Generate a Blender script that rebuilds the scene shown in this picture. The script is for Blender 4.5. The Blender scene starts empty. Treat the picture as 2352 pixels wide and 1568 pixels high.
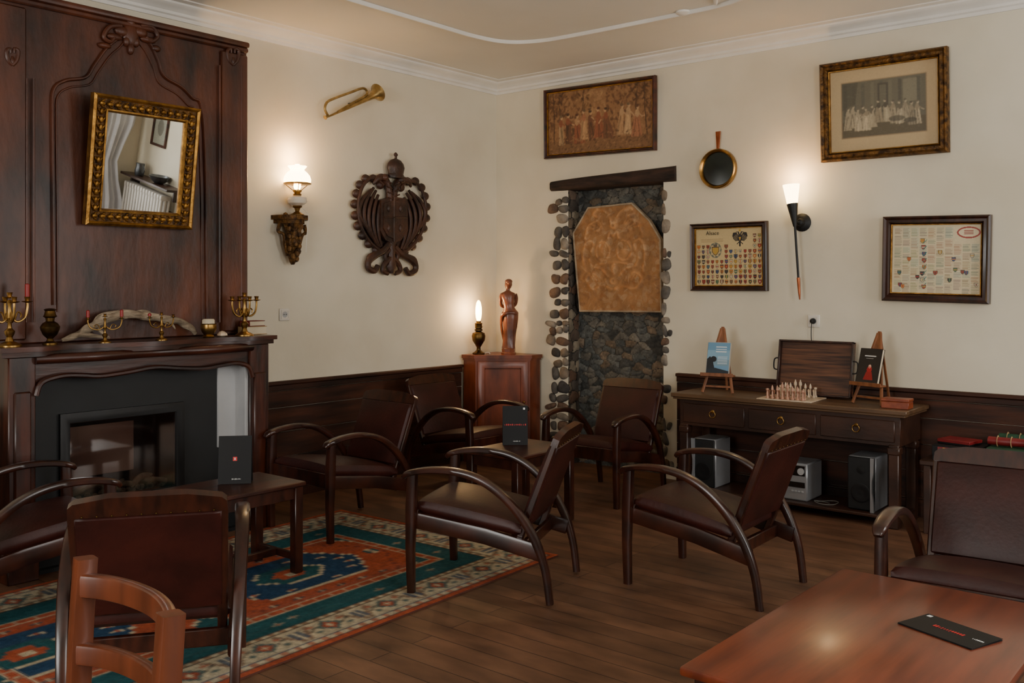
import bpy, bmesh, math, random
import numpy as np
from mathutils import Vector, Matrix
random.seed(7); np.random.seed(7)
PI=math.pi; R=math.radians
col=bpy.context.scene.collection
# ------------------------------------------------------------ camera model
F=2211.0; H=1.45; HOR=655.0; D=8.3
th=R(39.6)
fw=Vector((math.cos(th),math.sin(th),0)); rt=Vector((math.sin(th),-math.cos(th),0))
C=-(fw*D+rt*((1140-1176)/F*D)); C.z=H
def ray(px,py): return fw+rt*((px-1176)/F)+Vector((0,0,(HOR-py)/F))
def onY(px,py,off=0.0):
    d=ray(px,py); return C+d*((-off-C.y)/d.y)
def onX(px,py,off=0.0):
    d=ray(px,py); return C+d*((-off-C.x)/d.x)
def onZ(px,py,z=0.0):
    d=ray(px,py); return C+d*((z-C.z)/d.z)
def rel(x,y,z=0): return Vector((C.x+x,C.y+y,z))
# ------------------------------------------------------------ materials
def sl(r,g,b):
    def c(v):
        v/=255.0
        return v/12.92 if v<=.04045 else ((v+.055)/1.055)**2.4
    return (c(r),c(g),c(b),1)
def mat(name,c1,c2=None,rough=.5,metal=0,scale=6,st=(1,1,1),bump=0,bscale=None,coat=0,emis=None,es=0,detail=4,rot=(0,0,0),attr=None,spec=None,lo=.35,hi=.68):
    m=bpy.data.materials.new(name); m.use_nodes=True; nt=m.node_tree; N=nt.nodes; L=nt.links
    b=N['Principled BSDF']; b.inputs['Roughness'].default_value=rough; b.inputs['Metallic'].default_value=metal
    if coat: b.inputs['Coat Weight'].default_value=coat; b.inputs['Coat Roughness'].default_value=.18
    if spec is not None: b.inputs['Specular IOR Level'].default_value=spec
    if emis: b.inputs['Emission Color'].default_value=emis; b.inputs['Emission Strength'].default_value=es
    tc=N.new('ShaderNodeTexCoord'); mp=N.new('ShaderNodeMapping'); mp.inputs['Scale'].default_value=st; mp.inputs['Rotation'].default_value=rot
    L.new(tc.outputs['Object'],mp.inputs['Vector'])
    nz=N.new('ShaderNodeTexNoise'); nz.inputs['Scale'].default_value=scale; nz.inputs['Detail'].default_value=detail
    L.new(mp.outputs['Vector'],nz.inputs['Vector'])
    if c2:
        cr=N.new('ShaderNodeValToRGB'); cr.color_ramp.elements[0].position=lo; cr.color_ramp.elements[1].position=hi
        cr.color_ramp.elements[0].color=c1; cr.color_ramp.elements[1].color=c2
        L.new(nz.outputs['Fac'],cr.inputs['Fac']); out=cr.outputs['Color']
    else:
        rg=N.new('ShaderNodeRGB'); rg.outputs[0].default_value=c1; out=rg.outputs[0]
    if attr:
        at=N.new('ShaderNodeAttribute'); at.attribute_name=attr
        if c2:
            mx=N.new('ShaderNodeMix'); mx.data_type='RGBA'; mx.blend_type='MULTIPLY'; mx.inputs['Factor'].default_value=1
            L.new(at.outputs['Color'],mx.inputs[6]); L.new(out,mx.inputs[7]); out=mx.outputs[2]
        else: out=at.outputs['Color']
    L.new(out,b.inputs['Base Color'])
    if bump:
        n2=nz
        if bscale:
            n2=N.new('ShaderNodeTexNoise'); n2.inputs['Scale'].default_value=bscale; n2.inputs['Detail'].default_value=5
            L.new(mp.outputs['Vector'],n2.inputs['Vector'])
        bp=N.new('ShaderNodeBump'); bp.inputs['Strength'].default_value=bump; bp.inputs['Distance'].default_value=.01
        L.new(n2.outputs['Fac'],bp.inputs['Height']); L.new(bp.outputs['Normal'],b.inputs['Normal'])
    return m
M={}
M['wall']=mat('plaster',sl(215,206,184),sl(227,219,199),rough=.9,scale=1.6,bump=.1,bscale=24)
M['ceil']=mat('ceiling_paint',sl(220,217,208),sl(226,223,215),rough=.9,scale=1.5,bump=.05,bscale=20)
M['white']=mat('white_paint',sl(226,223,216),sl(236,233,227),rough=.6,scale=4)
M['woodz']=mat('mahogany_upright',sl(30,12,6),sl(82,37,20),rough=.36,scale=4,st=(4,4,.7),bump=.12,bscale=14,coat=.2,detail=6)
M['woodx']=mat('mahogany_long_x',sl(30,12,6),sl(78,35,19),rough=.36,scale=4,st=(.6,4,4),bump=.1,bscale=14,coat=.22,detail=6)
M['woody']=mat('mahogany_long_y',sl(28,12,7),sl(62,29,18),rough=.36,scale=5,st=(5,.6,5),bump=.12,bscale=14,coat=.22,detail=6)
M['panel']=mat('old_panel_wood',sl(28,12,6),sl(106,53,27),rough=.48,scale=2.2,st=(2.2,2.2,.9),bump=.45,bscale=9,coat=.1,detail=13,lo=.33,hi=.76)
M['wains']=mat('wainscot_wood',sl(32,17,10),sl(74,40,24),rough=.55,scale=3.0,st=(.6,.6,5),bump=.12,bscale=10,coat=0,detail=8,spec=.3)
M['chair']=mat('chair_wood',sl(34,14,8),sl(66,30,17),rough=.3,scale=8,st=(3,1,1),coat=.35,detail=3)
M['leather']=mat('oxblood_leather',sl(44,16,12),sl(60,23,17),rough=.43,scale=7,bump=.1,bscale=60,spec=.35)
M['tabletop']=mat('table_red_wood',sl(92,39,22),sl(126,57,32),rough=.3,scale=4,st=(.5,4,4),coat=.3,bump=.04,bscale=20)
M['chairlight']=mat('brown_beech',sl(84,40,20),sl(110,54,28),rough=.38,scale=6,st=(4,4,.6),coat=.3)
M['cabinet']=mat('cabinet_wood',sl(84,36,18),sl(136,64,34),rough=.4,scale=4,st=(2.5,2.5,.8),coat=.2)
M['consolew']=mat('console_wood',sl(42,23,14),sl(66,38,24),rough=.42,scale=3,st=(3,1,3),coat=.15,bump=.1,bscale=15)
M['ctop']=mat('console_top_wood',sl(80,57,37),sl(108,80,54),rough=.42,scale=4,st=(5,.5,4),coat=.15,bump=.1,bscale=15)
M['brass']=mat('aged_brass',sl(128,98,52),sl(192,154,90),rough=.34,metal=1,scale=14)
M['brassd']=mat('dark_brass',sl(64,50,28),sl(120,92,50),rough=.4,metal=1,scale=14)
M['brassp']=mat('pale_brass',sl(140,114,68),sl(195,166,110),rough=.36,metal=.9,scale=14)
M['gold']=mat('gilt',sl(118,82,34),sl(178,132,62),rough=.42,metal=.85,scale=20,bump=.3,bscale=60)
M['goldd']=mat('dark_gilt',sl(52,33,16),sl(126,88,40),rough=.48,metal=.6,scale=30,bump=.6,bscale=70)
M['copper']=mat('copper',sl(130,66,38),sl(170,98,62),rough=.38,metal=.8,scale=10)
M['iron']=mat('black_iron',sl(14,14,15),sl(24,24,26),rough=.5,scale=10,metal=.2)
M['black']=mat('matt_black',sl(14,16,18),sl(21,23,25),rough=.6,scale=6)
M['blackcard']=mat('black_card',sl(15,15,17),sl(19,19,21),rough=.55,scale=6,spec=.3)
M['grey']=mat('pale_grey_metal',sl(165,166,168),sl(182,183,184),rough=.45,scale=3)
M['silver']=mat('silver_plastic',sl(150,152,156),sl(176,178,182),rough=.3,metal=.4,scale=3)
M['dglass']=mat('dark_glass',sl(16,14,13),rough=.06,coat=.5)
M['pangreen']=mat('dark_green_tarnish',sl(14,22,17),sl(30,40,30),rough=.18,scale=12,coat=.4)
M['mirror']=mat('mirror_silver',(.86,.87,.86,1),rough=.01,metal=1)
M['print']=mat('print_colours',(1,1,1,1),rough=.45,attr='Col')
M['rug']=mat('wool_pile',(.75,.75,.75,1),(1.05,1.05,1.05,1),rough=.95,scale=50,attr='Col',bump=.5,bscale=260,spec=.1)
M['rugback']=mat('rug_backing',sl(90,50,38),rough=.95)
M['relief']=mat('fireback_rust',(.7,.67,.64,1),(1.05,1.03,1,1),rough=.8,scale=7,attr='Col',bump=.5,bscale=30,detail=10)
M['cobble']=mat('rubble_cobbles',(.65,.65,.65,1),(1.15,1.12,1.08,1),rough=.85,scale=12,attr='Col',bump=.6,bscale=45,detail=8)
M['stoneb']=mat('plaque_edge',sl(140,122,100),sl(184,166,140),rough=.85,scale=14,bump=.6,bscale=22)
M['mortar']=mat('dark_mortar',sl(34,33,30),sl(58,55,50),rough=.95,scale=12,bump=.9,bscale=40)
M['beam']=mat('charred_beam',sl(22,14,11),sl(66,44,34),rough=.75,scale=6,st=(4,.9,4),bump=.9,bscale=16,detail=7)
M['drift']=mat('driftwood',sl(110,96,78),sl(176,158,134),rough=.85,scale=10,st=(.5,4,4),bump=.8,bscale=24)
M['carve']=mat('carved_walnut',sl(34,18,11),sl(76,44,29),rough=.5,scale=10,coat=.1,bump=.4,bscale=40)
M['statue']=mat('terracotta_bronze',sl(84,42,26),sl(140,80,54),rough=.35,scale=8,coat=.25,bump=.1,bscale=30)
M['red']=mat('red_wax',sl(140,22,22),rough=.4)
M['redlogo']=mat('red_ink',sl(200,36,34),rough=.5)
M['whiteink']=mat('white_ink',sl(225,225,222),rough=.5)
M['cream']=mat('cream_china',sl(228,216,196),sl(236,226,210),rough=.2,scale=4,coat=.5)
M['ivory']=mat('ivory_stone',sl(196,170,142),sl(226,210,184),rough=.4,scale=30)
M['ivoryr']=mat('rosy_stone',sl(170,122,98),sl(200,156,130),rough=.4,scale=30)
M['plastic']=mat('white_plastic',sl(222,216,205),rough=.35)
M['hole']=mat('socket_shadow',sl(50,48,46),rough=.6)
M['easel']=mat('pale_easel_wood',sl(110,66,38),sl(148,92,56),rough=.5,scale=8,st=(4,4,1))
M['slat']=mat('tray_slats',sl(52,30,20),sl(116,74,48),rough=.5,scale=5,st=(.5,.4,12),detail=5,lo=.38,hi=.66)
M['boxred']=mat('orange_wood_box',sl(120,52,28),sl(150,74,42),rough=.4,scale=6,st=(1,4,4))
M['shade']=mat('lit_glass',(1,.8,.5,1),rough=.4,emis=(1,.72,.36,1),es=14)
M['shade2']=mat('lit_white_glass',(1,.85,.6,1),rough=.4,emis=(1,.68,.34,1),es=18)
M['flame']=mat('lit_bulb',(1,.8,.5,1),rough=.4,emis=(1,.6,.24,1),es=30)
M['curtain']=mat('white_voile',sl(220,222,226),sl(235,236,240),rough=.9,scale=5)
M['paper']=mat('paper_edge',sl(205,192,165),rough=.8)
M['pewter']=mat('pewter',sl(80,84,88),sl(120,124,128),rough=.35,metal=.8,scale=8)
M['bookred']=mat('red_book_cloth',sl(110,34,26),rough=.6)
M['bookcream']=mat('cream_book_cloth',sl(170,140,96),rough=.7)
M['cable']=mat('grey_cable',sl(120,118,112),rough=.5)
M['green']=mat('green_card',sl(22,66,44),rough=.5)
M['boxr']=mat('red_card',sl(110,22,26),sl(132,28,30),rough=.45)
M['yellow']=mat('yellow_ink',sl(210,170,50),rough=.5)
M['logs']=mat('ceramic_log',sl(56,47,40),sl(150,130,108),rough=.8,scale=16,bump=.8)
M['reflpaint']=mat('painted_reflection',sl(128,92,80),sl(180,146,130),rough=.6,scale=2.2,detail=2)  # pinkish tone of the room mirrored in the stove glass, put into colour
def pane_mat():
    m=bpy.data.materials.new('stove_glass'); m.use_nodes=True; nt=m.node_tree; N=nt.nodes; L=nt.links
    for n in list(N): N.remove(n)
    o=N.new('ShaderNodeOutputMaterial'); mx=N.new('ShaderNodeMixShader'); tr=N.new('ShaderNodeBsdfTransparent'); g=N.new('ShaderNodeBsdfGlossy')
    g.inputs['Roughness'].default_value=.06; tr.inputs['Color'].default_value=(.8,.79,.78,1); mx.inputs[0].default_value=.2
    L.new(tr.outputs[0],mx.inputs[1]); L.new(g.outputs[0],mx.inputs[2]); L.new(mx.outputs[0],o.inputs['Surface']); return m
M['pane']=pane_mat()
def floor_mat():
    m=bpy.data.materials.new('floorboards'); m.use_nodes=True; nt=m.node_tree; N=nt.nodes; L=nt.links; b=N['Principled BSDF']
    tc=N.new('ShaderNodeTexCoord'); mp=N.new('ShaderNodeMapping'); mp.inputs['Rotation'].default_value=(0,0,R(90))
    L.new(tc.outputs['Object'],mp.inputs['Vector'])
    br=N.new('ShaderNodeTexBrick'); br.inputs['Scale'].default_value=1; br.inputs['Brick Width'].default_value=2.6; br.inputs['Row Height'].default_value=.115
    br.inputs['Mortar Size'].default_value=.002; br.inputs['Mortar Smooth'].default_value=.1; br.offset=.37
    br.inputs['Color1'].default_value=sl(116,82,60); br.inputs['Color2'].default_value=sl(100,70,51); br.inputs['Mortar'].default_value=sl(44,28,20)
    L.new(mp.outputs['Vector'],br.inputs['Vector'])
    mp2=N.new('ShaderNodeMapping'); mp2.inputs['Scale'].default_value=(3,1.1,1); L.new(tc.outputs['Object'],mp2.inputs['Vector'])
    nz=N.new('ShaderNodeTexNoise'); nz.inputs['Scale'].default_value=2.6; nz.inputs['Detail'].default_value=10; L.new(mp2.outputs['Vector'],nz.inputs['Vector'])
    cr=N.new('ShaderNodeValToRGB'); cr.color_ramp.elements[0].color=(.5,.46,.43,1); cr.color_ramp.elements[1].color=(1.25,1.22,1.2,1); cr.color_ramp.elements[0].position=.3; cr.color_ramp.elements[1].position=.7
    L.new(nz.outputs['Fac'],cr.inputs['Fac'])
    mx=N.new('ShaderNodeMix'); mx.data_type='RGBA'; mx.blend_type='MULTIPLY'; mx.inputs['Factor'].default_value=1
    L.new(br.outputs['Color'],mx.inputs[6]); L.new(cr.outputs['Color'],mx.inputs[7]); L.new(mx.outputs[2],b.inputs['Base Color'])
    b.inputs['Roughness'].default_value=.52
    bp=N.new('ShaderNodeBump'); bp.inputs['Strength'].default_value=.35; bp.inputs['Distance'].default_value=.004; bp.invert=True
    L.new(br.outputs['Fac'],bp.inputs['Height']); L.new(bp.outputs['Normal'],b.inputs['Normal'])
    return m
M['floor']=floor_mat()
# ------------------------------------------------------------ mesh builder
def T(x,y,z): return Matrix.Translation((x,y,z))
def Rx(a): return Matrix.Rotation(R(a),4,'X')
def Ry(a): return Matrix.Rotation(R(a),4,'Y')
def Rz(a): return Matrix.Rotation(R(a),4,'Z')
def S(x,y,z): return Matrix.Diagonal((x,y,z,1))
def cat(pts,n=6):
    P=[Vector(p) for p in pts]; out=[]
    for i in range(len(P)-1):
        p0=P[max(i-1,0)];p1=P[i];p2=P[i+1];p3=P[min(i+2,len(P)-1)]
        for k in range(n):
            t=k/n
            out.append(.5*((2*p1)+(p2-p0)*t+(2*p0-5*p1+4*p2-p3)*t*t+(3*p1-p0-3*p2+p3)*t**3))
    out.append(P[-1]); return out
class MB:
    def __init__(s): s.v=[]; s.f=[]; s.m=[]; s.mi=0
    def add(s,vs,fs,Mx=None):
        o=len(s.v)
        for p in vs:
            p=Vector(p); s.v.append((Mx@p) if Mx else p)
        for f in fs: s.f.append([i+o for i in f]); s.m.append(s.mi)
    def box(s,c,d,bev=.003,Mx=None,seg=1,jit=0):
        bm=bmesh.new(); bmesh.ops.create_cube(bm,size=1)
        for v in bm.verts:
            v.co=Vector((v.co.x*d[0],v.co.y*d[1],v.co.z*d[2]))
            if jit: v.co+=Vector((random.uniform(-jit,jit),random.uniform(-jit,jit),random.uniform(-jit,jit)))
        if bev>0:
            bmesh.ops.bevel(bm,geom=list(bm.edges),offset=min(bev,min(d)*.45),segments=seg,profile=.5,affect='EDGES')
        bm.verts.index_update()
        X=T(*c); X=(Mx@X) if Mx else X
        s.add([v.co.copy() for v in bm.verts],[[v.index for v in f.verts] for f in bm.faces],X); bm.free()
    def bx(s,x0,x1,y0,y1,z0,z1,bev=.003,Mx=None,seg=1):
        s.box(((x0+x1)/2,(y0+y1)/2,(z0+z1)/2),(abs(x1-x0),abs(y1-y0),abs(z1-z0)),bev,Mx,seg)
    def sweep(s,pts,prof,side=None,n=10,p=2.0,Mx=None,closed=False):
        P=[Vector(q) for q in pts]; k=len(P)
        if not isinstance(prof,list): prof=[prof]*k
        elif len(prof)!=k:
            pr=prof; prof=[]
            for i in range(k):
                u=i/(k-1)*(len(pr)-1); a=int(min(u,len(pr)-2)); w=u-a
                A=pr[a];B=pr[a+1]
                if not isinstance(A,tuple): A=(A,A)
                if not isinstance(B,tuple): B=(B,B)
                prof.append((A[0]*(1-w)+B[0]*w,A[1]*(1-w)+B[1]*w))
        vs=[];fs=[]; last=None
        for i in range(k):
            if closed: t=P[(i+1)%k]-P[i-1]
            else: t=P[min(i+1,k-1)]-P[max(i-1,0)]
            t.normalize()
            if side is not None: sd=Vector(side); sd=(sd-t*sd.dot(t)).normalized()
            else:
                if last is None:
                    q=Vector((0,0,1)) if abs(t.z)<.9 else Vector((1,0,0)); sd=(q-t*q.dot(t)).normalized()
                else: sd=(last-t*last.dot(t)).normalized()
            last=sd; nn=t.cross(sd)
            w=prof[i]; w=w if isinstance(w,tuple) else (w,w)
            for j in range(n):
                a=2*PI*(j+.5)/n; c_,s_=math.cos(a),math.sin(a)
                cx=math.copysign(abs(c_)**(2/p),c_); cy=math.copysign(abs(s_)**(2/p),s_)
                vs.append(P[i]+sd*(w[0]/2*cx)+nn*(w[1]/2*cy))
        rng=k if closed else k-1
        for i in range(rng):
            for j in range(n):
                a=i*n+j;b=i*n+(j+1)%n;c=((i+1)%k)*n+(j+1)%n;d=((i+1)%k)*n+j
                fs.append([a,b,c,d])
        if not closed: fs.append(list(range(n))); fs.append([(k-1)*n+j for j in range(n)])
        s.add(vs,fs,Mx)
    def lathe(s,prof,Mx=None,n=18,mod=None):
        vs=[];fs=[]; k=len(prof)
        for i,(r,z) in enumerate(prof):
            for j in range(n):
                a=2*PI*j/n; rr=max(r,.0003)*(mod(a,z) if mod else 1)
                vs.append((rr*math.cos(a),rr*math.sin(a),z))
        for i in range(k-1):
            for j in range(n): fs.append([i*n+j,i*n+(j+1)%n,(i+1)*n+(j+1)%n,(i+1)*n+j])
        fs.append(list(range(n))); fs.append([(k-1)*n+j for j in range(n)])
        s.add(vs,fs,Mx)
    def prism(s,poly,z0,z1,Mx=None):
        n=len(poly); vs=[(x,y,z0) for x,y in poly]+[(x,y,z1) for x,y in poly]
        fs=[list(range(n)),list(range(n,2*n))]+[[i,(i+1)%n,n+(i+1)%n,n+i] for i in range(n)]
        s.add(vs,fs,Mx)
    def ball(s,c,r,Mx=None,n=10):
        r=r if isinstance(r,tuple) else (r,r,r)
        k=max(5,n//2+1)
        prof=[(math.sin(PI*i/(k-1)),-math.cos(PI*i/(k-1))) for i in range(k)]
        X=T(*c)@S(*r); X=(Mx@X) if Mx else X
        s.lathe(prof,X,n)
    def ring(s,W,Hh,prof,Mx=None):
        vs=[];fs=[];k=len(prof)
        for d,z in prof:
            x=W/2-d;y=Hh/2-d; vs+=[(-x,-y,z),(x,-y,z),(x,y,z),(-x,y,z)]
        for i in range(k):
            a=i*4;b=((i+1)%k)*4
            for j in range(4): fs.append([a+j,a+(j+1)%4,b+(j+1)%4,b+j])
        s.add(vs,fs,Mx)
    def cushion(s,w,d,h,puff,Mx=None,n=10):
        vs=[];fs=[]
        for side in (1,-1):
            for i in range(n+1):
                for j in range(n+1):
                    u=math.sin((-1+2*i/n)*PI/2);v=math.sin((-1+2*j/n)*PI/2)
                    e=max(0,(1-u**6)*(1-v**6))**.5
                    z=side*(h/2*min(1,e*2.2+.35)+ (puff*e*(1-.35*(u*u+v*v)) if side>0 else 0))
                    vs.append((u*w/2,v*d/2,z))
        q=(n+1)**2
        for o in (0,q):
            for i in range(n):
                for j in range(n):
                    a=o+i*(n+1)+j; fs.append([a,a+1,a+n+2,a+n+1])
        edge=[i*(n+1) for i in range(n+1)]+[n*(n+1)+j for j in range(1,n+1)]+[i*(n+1)+n for i in range(n-1,-1,-1)]+[j for j in range(n-1,0,-1)]
        for i in range(len(edge)):
            a=edge[i];b=edge[(i+1)%len(edge)]; fs.append([a,b,b+q,a+q])
        s.add(vs,fs,Mx)
    def build(s,name,mats,parent=None,sm=38):
        me=bpy.data.meshes.new(name); me.from_pydata([tuple(v) for v in s.v],[],s.f)
        if not isinstance(mats,(list,tuple)): mats=[mats]
        for m in mats: me.materials.append(m)
        me.polygons.foreach_set('material_index',s.m)
        bm=bmesh.new(); bm.from_mesh(me); bmesh.ops.recalc_face_normals(bm,faces=bm.faces); bm.to_mesh(me); bm.free()
        me.polygons.foreach_set('use_smooth',[True]*len(me.polygons)); me.set_sharp_from_angle(angle=R(sm))
        o=bpy.data.objects.new(name,me); col.objects.link(o)
        if parent: o.parent=parent
        return o
def tag(o,label,cat_,group=None):
    o['label']=label; o['category']=cat_
    if group: o['group']=group
    return o
def thing(name,label,cat_,loc=(0,0,0),rz=0,group=None,mtx=None):
    o=bpy.data.objects.new(name,None); col.objects.link(o); o.empty_display_size=.1
    if mtx is not None: o.matrix_world=mtx
    else: o.location=loc; o.rotation_euler=(0,0,R(rz))
    return tag(o,label,cat_,group)
def struct(o): o['kind']='structure'; return o
def dup(root,loc=None,rz=None,label=None):
    r=root.copy(); col.objects.link(r)
    if loc is not None: r.location=loc
    if rz is not None: r.rotation_euler=(0,0,R(rz))
    if label: r['label']=label
    for ch in list(root.children):
        c=ch.copy(); col.objects.link(c); c.parent=r
        for g in list(ch.children):
            d=g.copy(); col.objects.link(d); d.parent=c
    return r
def wallM(p,wall):
    if wall=='R': A=Matrix(((0,0,-1,0),(-1,0,0,0),(0,1,0,0),(0,0,0,1)))
    else: A=Matrix(((1,0,0,0),(0,0,-1,0),(0,1,0,0),(0,0,0,1)))
    return T(*p)@A
def w2(px,py,wall,ctr,off=0):
    p=onX(px,py,off) if wall=='R' else onY(px,py,off)
    return ((-(p.y-ctr.y)) if wall=='R' else (p.x-ctr.x), p.z-ctr.z)
# ------------------------------------------------------------ colour canvas (procedural per-face colour)
class Cv:
    def __init__(s,W,Hh,nx,ny,bg):
        s.W,s.H,s.nx,s.ny=W,Hh,nx,ny
        s.a=np.zeros((ny,nx,3)); s.a[:]=sl(*bg)[:3]
        xs=(np.arange(nx)+.5)/nx*W; ys=(np.arange(ny)+.5)/ny*Hh
        s.X,s.Y=np.meshgrid(xs,ys); s.h=np.zeros((ny,nx))
    def put(s,m,c,k=1): s.a[m]=s.a[m]*(1-k)+np.array(sl(*c)[:3])*k
    def ell(s,x,y,rx,ry,c,ang=0,k=1):
        ca,sa=math.cos(ang),math.sin(ang); dx=s.X-x;dy=s.Y-y
        s.put(((dx*ca+dy*sa)/rx)**2+((-dx*sa+dy*ca)/ry)**2<1,c,k)
    def rect(s,x0,x1,y0,y1,c,k=1): s.put((s.X>x0)&(s.X<x1)&(s.Y>y0)&(s.Y<y1),c,k)
    def poly(s,P,c,k=1):
        m=np.zeros(s.X.shape,bool); n=len(P)
        for i in range(n):
            x0,y0=P[i];x1,y1=P[(i+1)%n]
            if y0==y1: continue
            cr=((s.Y<y0)!=(s.Y<y1))&(s.X<(x1-x0)*(s.Y-y0)/(y1-y0)+x0); m^=cr
        s.put(m,c,k); return m
    def line(s,x0,y0,x1,y1,w,c,k=1):
        dx,dy=x1-x0,y1-y0; L=dx*dx+dy*dy+1e-12
        t=np.clip(((s.X-x0)*dx+(s.Y-y0)*dy)/L,0,1)
        s.put((s.X-x0-t*dx)**2+(s.Y-y0-t*dy)**2<(w/2)**2,c,k)
    def noise(s,amt,cell=1):
        n=np.random.rand(s.ny//cell+2,s.nx//cell+2); n=np.kron(n,np.ones((cell,cell)))[:s.ny,:s.nx]
        s.a*=(1+amt*(n[...,None]*2-1))
    def soft(s,n=1):
        for _ in range(n):
            p=np.pad(s.a,((1,1),(1,1),(0,0)),'edge'); s.a=(p[:-2,1:-1]+p[2:,1:-1]+p[1:-1,:-2]+p[1:-1,2:]+2*s.a)/6
    def mesh(s,name,m,parent=None,z=0,mask=None,x0=None,y0=None):
        nx,ny=s.nx,s.ny; X0=-s.W/2 if x0 is None else x0; Y0=-s.H/2 if y0 is None else y0
        hv=np.zeros((ny+1,nx+1)); cnt=np.zeros((ny+1,nx+1))
        for i in (0,1):
            for j in (0,1):
                hv[i:i+ny,j:j+nx]+=s.h; cnt[i:i+ny,j:j+nx]+=1
        hv/=cnt
        gx,gy=np.meshgrid(np.linspace(0,s.W,nx+1)+X0,np.linspace(0,s.H,ny+1)+Y0)
        vs=np.stack([gx.ravel(),gy.ravel(),(hv+z).ravel()],1)
        jj,ii=np.meshgrid(np.arange(nx),np.arange(ny)); a=(ii*(nx+1)+jj)
        q=np.stack([a,a+1,a+nx+2,a+nx+1],-1).reshape(-1,4); c=s.a.reshape(-1,3)
        if mask is not None: q=q[mask.ravel()]; c=c[mask.ravel()]
        me=bpy.data.meshes.new(name); me.from_pydata(vs.tolist(),[],q.tolist())
        at=me.color_attributes.new('Col','FLOAT_COLOR','CORNER')
        c4=np.ones((len(q)*4,4),dtype=np.float32); c4[:,:3]=np.clip(np.repeat(c,4,axis=0),0,1)
        at.data.foreach_set('color',c4.ravel()); me.materials.append(m)
        if s.h.any(): me.polygons.foreach_set('use_smooth',[True]*len(me.polygons))
        if mask is not None:
            bm=bmesh.new(); bm.from_mesh(me); bmesh.ops.delete(bm,geom=[v for v in bm.verts if not v.link_faces],context='VERTS'); bm.to_mesh(me); bm.free()
        o=bpy.data.objects.new(name,me); col.objects.link(o)
        if parent: o.parent=parent
        return o
def text(txt,size,m,parent,mtx,name='lettering'):
    cu=bpy.data.curves.new(name,'FONT'); cu.body=txt; cu.size=size; cu.align_x='CENTER'; cu.align_y='CENTER'; cu.extrude=.0003
    t=bpy.data.objects.new('tmp',cu); me=bpy.data.meshes.new_from_object(t); bpy.data.objects.remove(t)
    me.transform(mtx); me.materials.clear(); me.materials.append(m)
    o=bpy.data.objects.new(name,me); col.objects.link(o); o.parent=parent; return o
rnd=random.Random(3)
# ============================================================ SETTING
XF=-9.0; YB=-6.75; CE=3.18; HW=.80
def boxes(name,L,m,bev=0,kind=True):
    b=MB()
    for q in L: b.bx(*q,bev=bev)
    o=b.build(name,m)
    if kind: struct(o)
    return o
boxes('floor',[(XF-.2,.4,YB-.2,.2,-.1,0)],M['floor'])
boxes('ceiling',[(XF-.2,.4,YB-.2,.2,CE,CE+.1)],M['ceil'])
boxes('wall_left',[(XF,.2,0,.15,0,CE)],M['wall'])
NY0,NY1,NZ=-.766,-1.655,2.23
boxes('wall_right',[(0,.2,NY0,0,0,CE),(0,.2,YB,NY1,0,CE),(0,.2,NY1,NY0,NZ,CE)],M['wall'])
W1=(-1.75,-.45);W2=(-5.3,-3.9)
boxes('wall_back',[(XF,W2[0],YB-.2,YB,0,CE),(W2[1],W1[0],YB-.2,YB,0,CE),(W1[1],.2,YB-.2,YB,0,CE)]+[(a,b,YB-.2,YB,0,.85) for a,b in(W1,W2)]+[(a,b,YB-.2,YB,2.75,CE) for a,b in(W1,W2)],M['wall'])
W3=(-4.6,-2.6)
boxes('wall_front',[(XF-.2,XF,YB,W3[0],0,CE),(XF-.2,XF,W3[1],.15,0,CE),(XF-.2,XF,W3[0],W3[1],0,.85),(XF-.2,XF,W3[0],W3[1],2.75,CE)],M['wall'])
for i,(a,b) in enumerate((W1,W2)):
    m_=MB()
    for x in (a+.03,(a+b)/2,b-.03): m_.bx(x-.03,x+.03,YB-.1,YB-.05,.85,2.75,.004)
    for z in (.88,1.7,2.72): m_.bx(a,b,YB-.1,YB-.05,z-.025,z+.025,.004)
    struct(m_.build('window_%d'%(i+1),M['white']))
m_=MB()
for y in (W3[0]+.03,(W3[0]+W3[1])/2,W3[1]-.03): m_.bx(XF-.1,XF-.05,y-.03,y+.03,.85,2.75,.004)
for z in (.88,1.7,2.72): m_.bx(XF-.1,XF-.05,W3[0],W3[1],z-.025,z+.025,.004)
struct(m_.build('window_3',M['white']))
def cornice(name,axis,a0,a1):
    prof=[(0,3.085),(.012,3.085),(.016,3.105),(.03,3.112),(.034,3.128),(.05,3.14),(.075,3.148),(.095,3.162),(.1,3.172),(.15,3.174),(.155,3.18),(0,3.18)]
    b=MB(); n=len(prof)
    for e in (a0,a1):
        for d,z in prof:
            if axis=='X': b.v.append(Vector((e-(d if e==0 else 0),-d,z)))
            elif axis=='Y': b.v.append(Vector((-d,e-(d if e==0 else 0),z)))
    for i in range(n): b.f.append([i,(i+1)%n,n+(i+1)%n,n+i]); b.m.append(0)
    return struct(b.build(name,M['white'],sm=25))
cornice('trim_1','X',XF,0); cornice('trim_2','Y',YB,0)
rib=[(XF+1,-.95,CE),(-3.0,-.95,CE),(-1.75,-.95,CE),(-1.35,-.955,CE),(-1.1,-1.02,CE),(-.97,-1.2,CE),(-.93,-1.5,CE),(-.92,-2.3,CE),(-.94,-2.65,CE),(-1.05,-2.9,CE)]
b=MB(); b.sweep(cat(rib,8),(.05,.03),side=(0,0,1),n=8)
b.sweep(cat([(-.98,-2.6,CE),(-1.12,-2.7,CE),(-1.2,-2.95,CE),(-1.45,-3.1,CE),(-1.8,-3.15,CE)],6),(.04,.03),side=(0,0,1),n=8)
b.ball((-.93,-2.35,CE-.005),(.05,.05,.02)); b.ball((-1.15,-2.98,CE-.005),(.05,.06,.02))
struct(b.build('trim_3',M['white']))
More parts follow.
